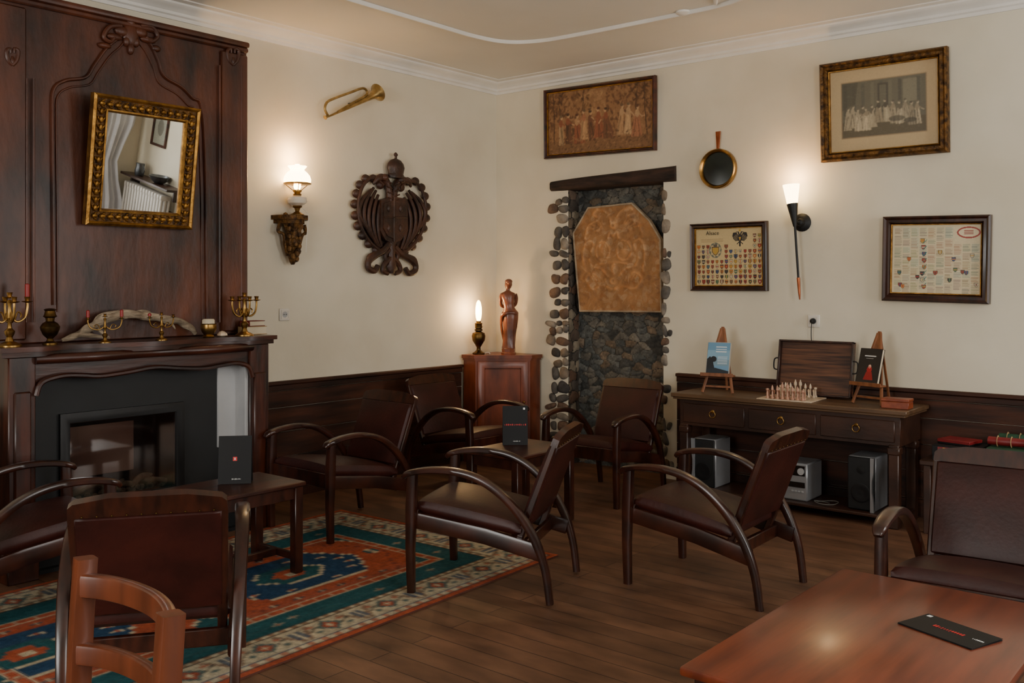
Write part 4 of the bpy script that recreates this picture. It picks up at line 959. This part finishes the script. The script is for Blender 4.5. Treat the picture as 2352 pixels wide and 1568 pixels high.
for r_ in (0,1,6,7):
    for i in range(8):
        side='cream stone' if r_<2 else 'rosy stone'
        k='pawn' if r_ in (1,6) else order[i]
        v=Rz(CB)@Vector(((i-3.5)*gw,(r_-3.5)*gw,0)); loc=(bc.x+v.x,bc.y+v.y,gz)
        key=(k,side)
        if key not in protos:
            b=MB(); b.lathe(kinds[k],n=10); o=b.build(names[k][0],M['ivory'] if r_<2 else M['ivoryr']); protos[key]=o
        else: o=protos[key].copy(); col.objects.link(o)
        o.location=loc; tag(o,names[k][1]%side,'chess piece','%s chess pieces on the board'%side)
t=thing('wooden_box','small orange-brown wooden box at the right end of the console','box',(-.36,-3.485,KZ+.0006),rz=2)
b=MB(); b.bx(-.05,.05,-.08,.08,0,.042,.003); b.build('box_body',M['boxred'],t)
b=MB(); b.bx(-.052,.052,-.082,.082,.043,.06,.003); b.build('lid',M['boxred'],t)
SZ=.0686
def spk(px,label,side):
    y=onX(px,1100,.33).y
    t=thing('speaker',label,'speaker',(-.27,y,SZ),group='pair of small hi-fi speakers')
    b=MB(); b.bx(-.11,.11,-.085,.085,0,.33,.008); b.build('cabinet',M['silver'],t)
    b=MB(); b.bx(-.125,-.111,-.083,.083,.004,.326,.006); b.build('front_grille',M['black'],t)
    b=MB(); b.lathe([(.055,0),(.06,.006),(.05,.008),(.03,.003),(.001,.006)],T(-.125,0,.11)@Ry(-90),n=24); b.build('woofer',M['iron'],t)
    b=MB(); b.lathe([(.022,0),(.025,.004),(.001,.006)],T(-.125,0,.25)@Ry(-90),n=16); b.build('tweeter',M['iron'],t)
    b=MB(); b.prism([(0,.0),(.022,0),(.022,.33),(0,.33),(.003,.24),(.012,.19),(.012,.12),(.003,.06)],0,.02,T(-.126,side*.085,0)@Matrix(((0,0,-1,0),(-side,0,0,0),(0,1,0,0),(0,0,0,1)))); b.build('silver_edge',M['silver'],t)
spk(1626,'left hi-fi speaker with silver side on the console lower shelf',1)
spk(1986,'right hi-fi speaker with silver edge, near the console right leg',-1)
y=onX(1822,1100,.33).y
t=thing('stereo_unit','silver compact stereo between the two speakers','stereo',(-.28,y,SZ))
b=MB(); b.bx(-.1,.14,-.115,.115,0,.24,.008); b.build('case',M['silver'],t)
b=MB(); b.bx(-.104,-.1,-.1,.1,.085,.12,.001); b.bx(-.104,-.1,-.1,.03,.16,.225,.001); b.build('display',M['dglass'],t)
for k in range(4):
    b=MB(); b.bx(-.106,-.1,.0+.022*k-.09,.014+.022*k-.09,.055,.065,.001); b.build('button',M['grey'],t)
b=MB(); b.lathe([(.022,0),(.022,.012),(.001,.013)],T(-.1,-.075,.19)@Ry(-90),n=18); b.build('knob',M['grey'],t)
b=MB(); b.sweep(cat([(0,0,.003),(.02,.05,.003),(-.02,.09,.01),(-.05,.04,.003),(-.03,-.03,.003),(.02,-.05,.012),(.05,.0,.01),(.0,.08,.004)],6),.005,n=6); o=b.build('coiled_cable',M['cable']); o.location=(-.34,onX(1905,1140,.34).y,SZ+.001); tag(o,'loose pale cable coiled on the console lower shelf','cable')
# games stand at right
GY0,GY1=-4.5,-3.64
t=thing('low_stand','low dark wooden stand behind the right armchair','stand',(-.25,(GY0+GY1)/2,0)); gl=(GY1-GY0)/2; GZ=.43
b=MB(); b.bx(-.2,.2,-gl,gl,GZ-.03,GZ,.004); b.build('top',M['consolew'],t)
for sx in (-1,1):
    for sy in (-1,1):
        b=MB(); b.bx(sx*.17-.02,sx*.17+.02,sy*(gl-.04)-.02,sy*(gl-.04)+.02,0,GZ-.03,.003); b.build('leg',M['consolew'],t)
def gbox(loc,d,m,lab,rz=0,txt=None):
    t=thing('game_box',lab,'box',loc,rz,group='game boxes on the low stand')
    b=MB(); b.bx(-d[0]/2,d[0]/2,-d[1]/2,d[1]/2,0,d[2]*.45,.002); b.build('tray',M['blackcard'],t)
    b=MB(); b.bx(-d[0]/2-.002,d[0]/2+.002,-d[1]/2-.002,d[1]/2+.002,d[2]*.35,d[2],.002); b.build('lid',M[m],t)
    if txt:
        b=MB(); b.bx(-d[0]/2-.004,-d[0]/2-.002,d[1]/2-.12,d[1]/2-.03,d[2]*.42,d[2]*.92,0); b.build('side_label',M['boxr'],t)
        text(txt,.05,M['yellow'],t,T(-d[0]/2-.0045,d[1]/2-.075,d[2]*.66)@Matrix(((0,0,-1,0),(-1,0,0,0),(0,1,0,0),(0,0,0,1))))
gbox((-.25,-3.82,GZ+.0006),(.28,.26,.085),'blackcard','black game box with red and yellow label, lowest on the stand',3,'Ri')
gbox((-.25,-3.81,GZ+.0862),(.15,.19,.028),'boxr','thin red game box on top of the black one',-12)
gbox((-.24,-4.14,GZ+.0006),(.3,.30,.10),'green','green game box at the right of the stand',0)
def rolled(loc,lab,m_,r,L,rz):
    t=thing('rolled_cloth',lab,'cloth',loc,rz,group='rolled cloths heaped on the game boxes')
    b=MB(); b.sweep(cat([(0,-L/2,r),(0.006,-L/6,r*1.02),(-.005,L/6,r),(0,L/2,r)],5),[(r*1.7,r*1.9),(r*1.9,r*1.95),(r*1.8,r*1.9)],n=14); b.build('roll',M[m_],t)
    b=MB()
    for u in (-.3,0,.3): b.sweep([(r*.98*math.cos(a),u*L,r+r*.98*math.sin(a)) for a in [k*2*PI/14 for k in range(14)]],(.004,.016),side=(0,1,0),closed=True,n=6)
    b.build('stripe',M['bookcream'],t)
rolled((-.30,-4.10,GZ+.1045),'dark red rolled cloth with pale stripes on the green box','boxr',.026,.24,0)
rolled((-.18,-4.12,GZ+.1045),'green rolled cloth with pale stripes behind the red roll','green',.030,.22,0)
# ============================================================ RUG
RX0,RX1=C.x+1.1,C.x+4.10; RY0,RY1=C.y+3.04,C.y+4.74
w,h=RX1-RX0,RY1-RY0
TE=(44,92,98);RU=(176,88,62);CR=(200,187,158);NA=(44,74,104);DK=(40,44,50)
cv=Cv(w,h,375,212,TE)
X,Y=cv.X,cv.Y; d=np.minimum(np.minimum(X,w-X),np.minimum(Y,h-Y))
alongx=(np.minimum(Y,h-Y)<np.minimum(X,w-X)); s_=np.where(alongx,X,Y)
def band(a,b_,c,k=1): cv.put((d>=a)&(d<b_),c,k)
band(0,.035,RU);band(.035,.042,DK);band(.042,.07,CR);band(.07,.078,NA);band(.078,.24,CR);band(.24,.248,DK);band(.248,.275,(160,130,104));band(.275,.283,DK)
cv.put((d>.042)&(d<.07)&(np.mod(s_,.07)<.03),RU,.7)
cv.put((d>.25)&(d<.273)&(np.mod(s_,.06)<.025),CR)
ph=np.mod(s_,.34)-.17; dd=d-.16
st=np.floor(ph/.012)*.012; sd=np.floor(dd/.012)*.012
cv.put((d>.08)&(d<.24)&(np.abs(st)+np.abs(sd)*1.0<.062),TE,.85); cv.put((d>.08)&(d<.24)&(np.abs(st)+np.abs(sd)<.038),RU); cv.put((np.abs(st)+np.abs(sd)<.016)&(d<.24),CR)
ph2=np.mod(s_+.17,.34)-.17; st2=np.floor(ph2/.012)*.012
cv.put((d>.09)&(d<.23)&(np.abs(np.abs(st2)-.045-sd*.5)<.012),(136,104,84),.8)
cv.put((d>.09)&(d<.23)&(np.abs(np.abs(st2)-.02)<.01)&(np.abs(sd)<.04),NA,.8)
cv.put((d>.09)&(d<.23)&(np.abs(sd+.02*np.sin(s_*37))<.007)&(np.abs(np.abs(st2)-.08)<.03),DK,.7)
for off_ in (.085,.255):
    p3=np.mod(s_+off_,.34)-.17; s3=np.floor(p3/.012)*.012
    cv.put((d>.09)&(d<.23)&(np.abs(s3)+np.abs(sd-.035)<.022),RU,.8); cv.put((d>.09)&(d<.23)&(np.abs(s3)+np.abs(sd+.04)<.018),TE,.8)
band(.43,.438,CR);band(.438,.478,RU);band(.478,.486,CR)
cv.put((d>.438)&(d<.478)&(np.mod(s_,.09)<.014),CR,.5)
qx=np.floor(X/.026)*.026;qy=np.floor(Y/.026)*.026
cy=h/2
for cxm in (w-1.12,w-2.42):
    a_=np.abs(qx-cxm);b_=np.abs(qy-cy)
    def hexm(A,B,k=.62): return (a_+b_*k<A)&(b_<B)
    cv.put((d>.487)&hexm(.76,.45),CR); cv.put((d>.487)&hexm(.745,.44),RU)
    cv.put((d>.487)&hexm(.64,.37),DK,.4); cv.put((d>.487)&hexm(.625,.362),RU)
    cv.put((d>.487)&hexm(.46,.26),CR); cv.put((d>.487)&hexm(.445,.25),NA)
    cv.put(hexm(.22,.13,.9),CR); cv.put(hexm(.20,.12,.9),TE); cv.put(hexm(.10,.06,.9),RU); cv.put(hexm(.04,.03,.9),CR)
    for g in (-1,1):
        xx=cxm+g*.56; cv.rect(xx-.04,xx+.04,cy-.03,cy+.03,TE); cv.rect(xx-.016,xx+.016,cy-.045,cy+.045,CR); cv.rect(xx-.012,xx+.012,cy-.012,cy+.012,NA)
        for u in (-1,1):
            for (ox_,oy_) in ((.30,.12),(.14,.19),(.36,.04)):
                xx=cxm+g*ox_;yy=cy+u*oy_
                cv.rect(xx-.03,xx+.03,yy-.008,yy+.008,CR,.9); cv.rect(xx+g*.02-.008,xx+g*.02+.008,yy-.022,yy+.008,CR,.9); cv.rect(xx-.008,xx+.008,yy-.016,yy+.016,RU,.9)
            for ox_ in (.06,.2,.34):
                xx=cxm+g*ox_;yy=cy+u*.31
                cv.rect(xx-.03,xx+.03,yy-.008,yy+.008,TE,.8); cv.rect(xx-.008,xx+.008,yy-.02,yy+.02,CR,.7)
for (xx,yy) in ((w-.62,.36),(w-1.0,.34),(w-1.5,.36),(w-.5,h-.36),(w-1.1,h-.35),(w-1.6,h-.36),(w-.36,cy),(w-.36,cy-.3),(.9,.36),(.36,cy),(1.4,.34)):
    cv.rect(xx-.03,xx+.03,yy-.008,yy+.008,CR,.5); cv.rect(xx-.008,xx+.008,yy-.022,yy+.022,CR,.5); cv.rect(xx-.008,xx+.008,yy-.008,yy+.008,RU,.8)
for k in range(60):
    yy=h*rnd.random(); cv.rect(0,w,yy,yy+.012,(80,96,96),.1)
cv.noise(.13,1); cv.noise(.1,6); cv.soft(1)
tr=thing('rug','blue-green and rust patterned wool rug before the fireplace','rug',((RX0+RX1)/2,(RY0+RY1)/2,0))
cv.mesh('pile',M['rug'],tr,z=.0085)
b=MB(); b.bx(-w/2+.001,w/2-.001,-h/2+.001,h/2-.001,.0006,.008,0); b.build('backing',M['rugback'],tr)
tr.rotation_euler=(0,0,R(2.0))
# ============================================================ CHAIRS
def make_chair():
    t=thing('armchair','x','armchair',group='bentwood leather armchairs of the lounge')
    for g in (-1,1):
        b=MB(); path=[(g*.285,.335,.535),(g*.285,.31,.556),(g*.287,.22,.576),(g*.288,.10,.580),(g*.288,-.02,.558),(g*.285,-.13,.500),(g*.28,-.23,.405),(g*.272,-.305,.285),(g*.266,-.35,.155),(g*.262,-.372,.0)]
        b.sweep(cat(path,5),[(.03,.02),(.052,.030),(.058,.030),(.058,.032),(.052,.034),(.048,.038),(.044,.040),(.040,.040),(.036,.036),(.032,.034)],side=(1,0,0),n=12,p=3.6)
        b.build('armrest',M['chair'],t)
        b=MB(); b.sweep([(g*.283,.295,0),(g*.283,.30,.2),(g*.283,.295,.4),(g*.284,.288,.56)],[(.036,.036),(.04,.042),(.044,.052),(.04,.045)],side=(1,0,0),n=12,p=5); b.build('leg',M['chair'],t)
    b=MB()
    for g in (-1,1): b.sweep([(g*.262,.29,.335),(g*.258,-.06,.285),(g*.255,-.325,.225)],(.028,.075),side=(1,0,0),n=8,p=6)
    b.box((0,.285,.34),(.53,.028,.085),.004); b.box((0,-.235,.235),(.50,.026,.06),.004)
    b.build('seat_frame',M['chair'],t)
    b=MB(); b.cushion(.50,.53,.05,.035,T(0,.03,.355)@Rx(8.5)); b.build('seat',M['leather'],t)
    B=T(0,-.215,.27)@Rx(21)
    b=MB()
    for g in (-1,1): b.sweep([(g*.222,0,-.04),(g*.226,0,.2),(g*.230,0,.46),(g*.230,0,.49)],[(.034,.034),(.034,.03),(.03,.026),(.026,.024)],side=(1,0,0),n=8,p=5,Mx=B)
    pts=[(-.243,.468),(-.241,.505),(-.225,.52),(-.12,.538),(.12,.538),(.225,.52),(.241,.505),(.243,.468)]
    b.prism(pts,-.016,.016,B@Rx(90)); b.box((0,0,.10),(.43,.022,.04),.004,B); b.build('back_frame',M['chair'],t)
    b=MB(); b.cushion(.462,.385,.042,.014,B@T(0,.002,.277)@Rx(90)@S(1,1,-1)); b.build('backrest',M['leather'],t)
    b=MB(); b.ball((0,0,0),.0036,n=6); nl=b.build('nail',M['brassd'],t)
    for i in range(10):
        o=nl if i==0 else nl.copy()
        if i: col.objects.link(o); o.parent=t
        o.location=B@Vector((-.2+.4*i/9,-.019,.474))
    return t
proto=make_chair(); first=[True]
def chair(rx,ry,head,label,z=0.0):
    loc=rel(rx,ry,z); o=proto
    if not first[0]: o=dup(proto)
    first[0]=False
    o.location=loc; o.rotation_euler=(0,0,R(head-90)); o['label']=label; return o
ZR=.0105
a=(3.19,3.26);b_=(3.45,2.63); hd=112.5
u=Vector((math.cos(R(hd)),math.sin(R(hd)))); rgt=Vector((u.y,-u.x))
cpt=(Vector(a)+Vector(b_))/2+rgt*.27+u*.035
chair(cpt.x,cpt.y,hd,'dark leather armchair in the middle of the picture, beside the rug corner',ZR)
chair(4.26,2.265,92,'leather armchair standing on bare boards in front of the console')
chair(3.80,4.48,178,'leather armchair between the fireplace and the corner, facing the hearth',ZR)
chair(5.22,4.74,268,'armchair against the left wainscot, half hidden by another chair')
chair(5.53,3.75,182,'armchair with its back to the stone niche',)
chair(1.87,3.20,55,'armchair seen from behind in the left foreground, back to the viewer',ZR)
chair(1.92,4.45,-7,'armchair cut by the left picture edge, beside the fireplace',ZR)
chair(3.91,.95,184,'armchair at the right picture edge behind the reddish table')
# ============================================================ COFFEE TABLES
def coffee(cx,cy,lx,ly,hz,label,z=0):
    t=thing('coffee_table',label,'table',rel(cx,cy,z))
    b=MB(); b.bx(-lx/2,lx/2,-ly/2,ly/2,hz-.022,hz,.005); b.build('tabletop',M['woodx'],t)
    b=MB(); a=.03
    for sy in (-1,1): b.bx(-lx/2+a,lx/2-a,sy*(ly/2-.035)-.01,sy*(ly/2-.035)+.01,hz-.085,hz-.022,.002)
    for sx in (-1,1): b.bx(sx*(lx/2-.035)-.01,sx*(lx/2-.035)+.01,-ly/2+a,ly/2-a,hz-.085,hz-.022,.002)
    b.build('apron',M['chair'],t)
    for sx in (-1,1):
        for sy in (-1,1):
            b=MB(); x=sx*(lx/2-.035);y=sy*(ly/2-.035); b.bx(x-.024,x+.024,y-.024,y+.024,0,hz-.022,.004); b.build('leg',M['chair'],t)
    b=MB()
    for sx in (-1,1): b.bx(sx*(lx/2-.035)-.012,sx*(lx/2-.035)+.012,-ly/2+a,ly/2-a,.06,.095,.003)
    b.bx(-lx/2+.04,lx/2-.04,-.014,.014,.06,.095,.003); b.build('stretcher',M['chair'],t)
    return t
coffee(2.76,4.08,.62,.40,.455,'small low table on the rug before the fireplace',.0105)
coffee(4.56,3.70,.58,.42,.462,'small low table between the two far armchairs')
def scrawl(b,x,y,wd,h_,n,z,mi,Mx):
    b.mi=mi
    for k in range(n):
        xx=x-wd/2+wd*(k+.5)/n; hh=h_*random.choice((1,.7,.7,1))
        if random.random()<.6: b.box((xx,y,z),(wd/n*.55,hh,.0006),0,Mx)
        else: b.box((xx,y-.1*h_,z),(wd/n*.25,hh*.9,.0006),0,Mx)
def tentcard(px,py,z,rz,label,logo,h_=.24,w=.105):
    p=onZ(px,py,z); t=thing('menu_card',label,'menu',(p.x,p.y,z+.0008),rz,group=None)
    b=MB()
    A=T(0,-.035,0)@Rx(90-8)
    b.box((0,h_/2,0),(w,h_,.0016),0,A); b.build('front_leaf',M['blackcard'],t)
    b=MB(); B=T(0,.035,0)@Rx(90+8); b.box((0,h_/2,0),(w,h_,.0016),0,B); b.build('rear_leaf',M['blackcard'],t)
    b=MB()
    if logo: b.mi=0; b.box((0,h_*.52,.0012),(.02,.02,.0006),0,A); b.mi=1; b.box((0,h_*.52,.0017),(.006,.011,.0004),0,A)
    else:
        scrawl(b,0,h_*.52,w*.9,.010,12,.0012,0,A); b.mi=1; b.box((w*.36,h_*.93,.0012),(.012,.012,.0006),0,A)
    scrawl(b,w*.05,h_*.1,.045,.006,9,.0012,1,A)
    b.build('printing',[M['redlogo'],M['whiteink']],t)
tentcard(541,1108,.4655,-42,'black menu card with a red square standing on the low table by the fireplace',True,h_=.235,w=.16)
tentcard(1183,1020,.462,-48,'black menu card standing on the low table between the far armchairs',False,h_=.24,w=.155)
t=thing('lounge_table','long reddish polished table in the right foreground','table',rel(2.66,.88),rz=0)
lx,ly,hz=1.09,.66,.5
b=MB(); b.bx(-lx/2,lx/2,-ly/2,ly/2,hz-.024,hz,.007,seg=2); b.build('tabletop',M['tabletop'],t)
b=MB()
for sy in (-1,1): b.bx(-lx/2+.05,lx/2-.05,sy*(ly/2-.05)-.011,sy*(ly/2-.05)+.011,hz-.1,hz-.024,.003)
for sx in (-1,1): b.bx(sx*(lx/2-.05)-.011,sx*(lx/2-.05)+.011,-ly/2+.05,ly/2-.05,hz-.1,hz-.024,.003)
b.build('apron',M['chair'],t)
for sx in (-1,1):
    for sy in (-1,1):
        b=MB(); x=sx*(lx/2-.055);y=sy*(ly/2-.055); b.bx(x-.028,x+.028,y-.028,y+.028,0,hz-.024,.004); b.build('leg',M['chair'],t)
p=rel(2.795,.759)
t=thing('menu_card','black folded menu lying flat on the reddish foreground table','menu',(p.x,p.y,.5008),rz=-110.6)
b=MB(); b.bx(-.114,.114,-.066,.066,0,.0016,0); b.build('leaf',M['blackcard'],t)
b=MB(); b.box((0,0,0),(.228,.131,.0016),0,T(0,.001,.0035)@Rx(1.0)); b.build('top_leaf',M['blackcard'],t)
b=MB(); scrawl(b,-.0,.0,.095,.014,12,.0048,0,None); b.mi=1; b.box((-.098,.052,.0055),(.013,.013,.0006),0); scrawl(b,.088,-.0,.035,.007,7,.0048,1,None); b.build('printing',[M['redlogo'],M['whiteink']],t)
# foreground wooden chair
t=thing('wooden_chair','brown wooden chair with curved back rails in the left foreground','chair',rel(.685,1.857),rz=80.9)
zt=.86
for g in (-1,1):
    b=MB(); b.sweep(cat([(g*.235,-.315,0),(g*.235,-.285,.42),(g*.235,-.288,.65),(g*.235,-.30,zt)],5),[(.034,.04),(.038,.046),(.038,.046),(.042,.044)],side=(1,0,0),n=12,p=7); b.build('rear_leg',M['chairlight'],t)
    b=MB(); b.sweep([(g*.22,.2,0),(g*.22,.2,.43)],[(.032,.032),(.042,.042)],side=(1,0,0),n=12,p=6); b.build('front_leg',M['chairlight'],t)
for (z,yb,hh) in ((zt-.055,-.29,.05),(zt-.20,-.283,.045),(zt-.35,-.28,.04)):
    b=MB(); b.sweep(cat([(-.225,yb,z),(-.17,yb-.035,z),(-.09,yb-.06,z),(0,yb-.07,z),(.09,yb-.06,z),(.17,yb-.035,z),(.225,yb,z)],6),(hh,.026),side=(0,0,1),n=12,p=6); b.build('back_rail',M['chairlight'],t)
b=MB(); b.cushion(.46,.46,.03,.006,T(0,-.03,.445)); b.build('seat',M['chairlight'],t)
b=MB()
for g in (-1,1): b.bx(g*.22-.011,g*.22+.011,-.27,.2,.37,.43,.003)
b.bx(-.21,.21,.19,.21,.37,.43,.003); b.bx(-.21,.21,-.29,-.27,.37,.43,.003); b.build('seat_rail',M['chairlight'],t)
# ============================================================ THINGS SEEN IN THE MIRROR
t=thing('radiator','cream column radiator reflected in the gilt mirror','radiator',(-.14,-6.15,0))
for k in range(14):
    y=-.42+k*.065
    b=MB(); b.bx(-.07,.07,y-.02,y+.02,.93,1.0,.018,seg=2); b.bx(-.07,.07,y-.02,y+.02,.12,.18,.018,seg=2)
    for x in (-.05,0,.05): b.bx(x-.014,x+.014,y-.018,y+.018,.16,.95,.008)
    b.build('column',M['white'],t)
for y in (-.38,.38):
    b=MB(); b.bx(-.03,.03,y-.015,y+.015,0,.13,.003); b.build('foot',M['white'],t)
t=thing('wall_shelf','dark wall shelf above the radiator, seen in the mirror','shelf',(-.12,-6.1,1.07))
b=MB(); b.bx(-.12,.12,-.55,.55,0,.03,.004); b.build('board',M['consolew'],t)
for y in (-.5,.5):
    b=MB(); b.bx(.0,.12,y-.012,y+.012,-.12,0,.003); b.build('bracket',M['consolew'],t)
t=thing('pewter_jug','pewter jug on the shelf in the mirror reflection','jug',(-.12,-6.42,1.1005))
b=MB(); b.lathe([(.05,0),(.055,.01),(.06,.06),(.05,.11),(.052,.15),(.046,.15)]); b.build('body',M['pewter'],t)
b=MB(); b.sweep(cat([(0,.05,.13),(0,.1,.11),(0,.09,.05),(0,.055,.04)],5),.012,n=8); b.build('handle',M['pewter'],t)
b=MB(); b.lathe([(.05,0),(.09,.03),(.12,.08),(.125,.09),(.115,.088),(.08,.035),(.001,.015)],n=24); o=b.build('pewter_bowl',M['pewter']); o.location=(-.12,-5.95,1.1005); tag(o,'dark pewter bowl on the shelf in the mirror reflection','bowl')
t=thing('small_framed_print','small dark framed print above the shelf, seen in the mirror','picture',mtx=wallM((-.003,-6.28,1.72),'R'))
b=MB(); b.ring(.34,.44,[(0,0),(0,.02),(.03,.016),(.03,0)]); b.build('frame',M['woodz'],t)
cv=Cv(.28,.38,40,54,(150,150,135)); cv.ell(.14,.2,.07,.1,(110,108,96)); cv.noise(.1,2); cv.mesh('picture',M['print'],t,z=.004)
def curtain(x0,x1,lab):
    t=thing('curtain',lab,'curtain',((x0+x1)/2,YB+.1,0)); b=MB(); n=60
    for zi in range(13):
        z=.05+2.8*zi/12; pinch=1-.35*math.exp(-((z-1.2)/.35)**2)
        for i in range(n+1):
            u=i/n; x=(x0-x1)/2+(x1-x0)*u*pinch; b.v.append(Vector((x,.035*math.sin(u*36+z*.6)+.02*math.sin(u*15),z)))
    for zi in range(12):
        for i in range(n): b.f.append([zi*(n+1)+i,zi*(n+1)+i+1,(zi+1)*(n+1)+i+1,(zi+1)*(n+1)+i]); b.m.append(0)
    b.build('fabric',M['curtain'],t,sm=80)
    b=MB(); b.sweep([((x0-x1)/2-.05,0,2.88),((x1-x0)/2+.05,0,2.88)],.025,n=10); b.build('rod',M['brassd'],t)
curtain(-.62,-.12,'white curtain beside the window seen in the mirror')
# ============================================================ LIGHTS
def area(loc,rot,sx,sy,power,colr):
    l=bpy.data.lights.new('window_light','AREA'); l.shape='RECTANGLE'; l.size=sx; l.size_y=sy; l.energy=power; l.color=colr
    o=bpy.data.objects.new('window_light',l); col.objects.link(o); o.location=loc; o.rotation_euler=rot; return o
DAY=(1,.97,.92)
area(((W1[0]+W1[1])/2,YB-.12,1.8),(R(90),0,0),1.3,1.9,68,DAY)
area(((W2[0]+W2[1])/2,YB-.12,1.8),(R(90),0,0),1.4,1.9,80,DAY)
area((XF-.12,(W3[0]+W3[1])/2,1.8),(R(90),0,R(-90)),2.0,1.9,152,DAY)
def pt(loc,p,r=.03,c=(1,.62,.3)):
    l=bpy.data.lights.new('lamp_light','POINT'); l.energy=p; l.shadow_soft_size=r; l.color=c
    o=bpy.data.objects.new('lamp_light',l); col.objects.link(o); o.location=loc
gl_=onX(1817,415,.11); pt(gl_+Vector((0,0,.03)),3.8,.05)
lp=onY(680,375,.11); pt((lp.x+.03,-.11,lp.z+.07),4.5)
pt((-.42,-.13,CZ+.37),4.5,.02)
w_=bpy.data.worlds.new('World'); bpy.context.scene.world=w_; w_.use_nodes=True
w_.node_tree.nodes['Background'].inputs[0].default_value=(.8,.88,1,1); w_.node_tree.nodes['Background'].inputs[1].default_value=1.0
# ============================================================ CAMERA
cam=bpy.data.cameras.new('Camera'); cam.sensor_width=36; cam.lens=F/2352*36; cam.shift_y=-(784-HOR)/2352; cam.clip_start=.05
co=bpy.data.objects.new('Camera',cam); col.objects.link(co); co.location=C; co.rotation_euler=(R(90),0,th-R(90))
bpy.context.scene.camera=co
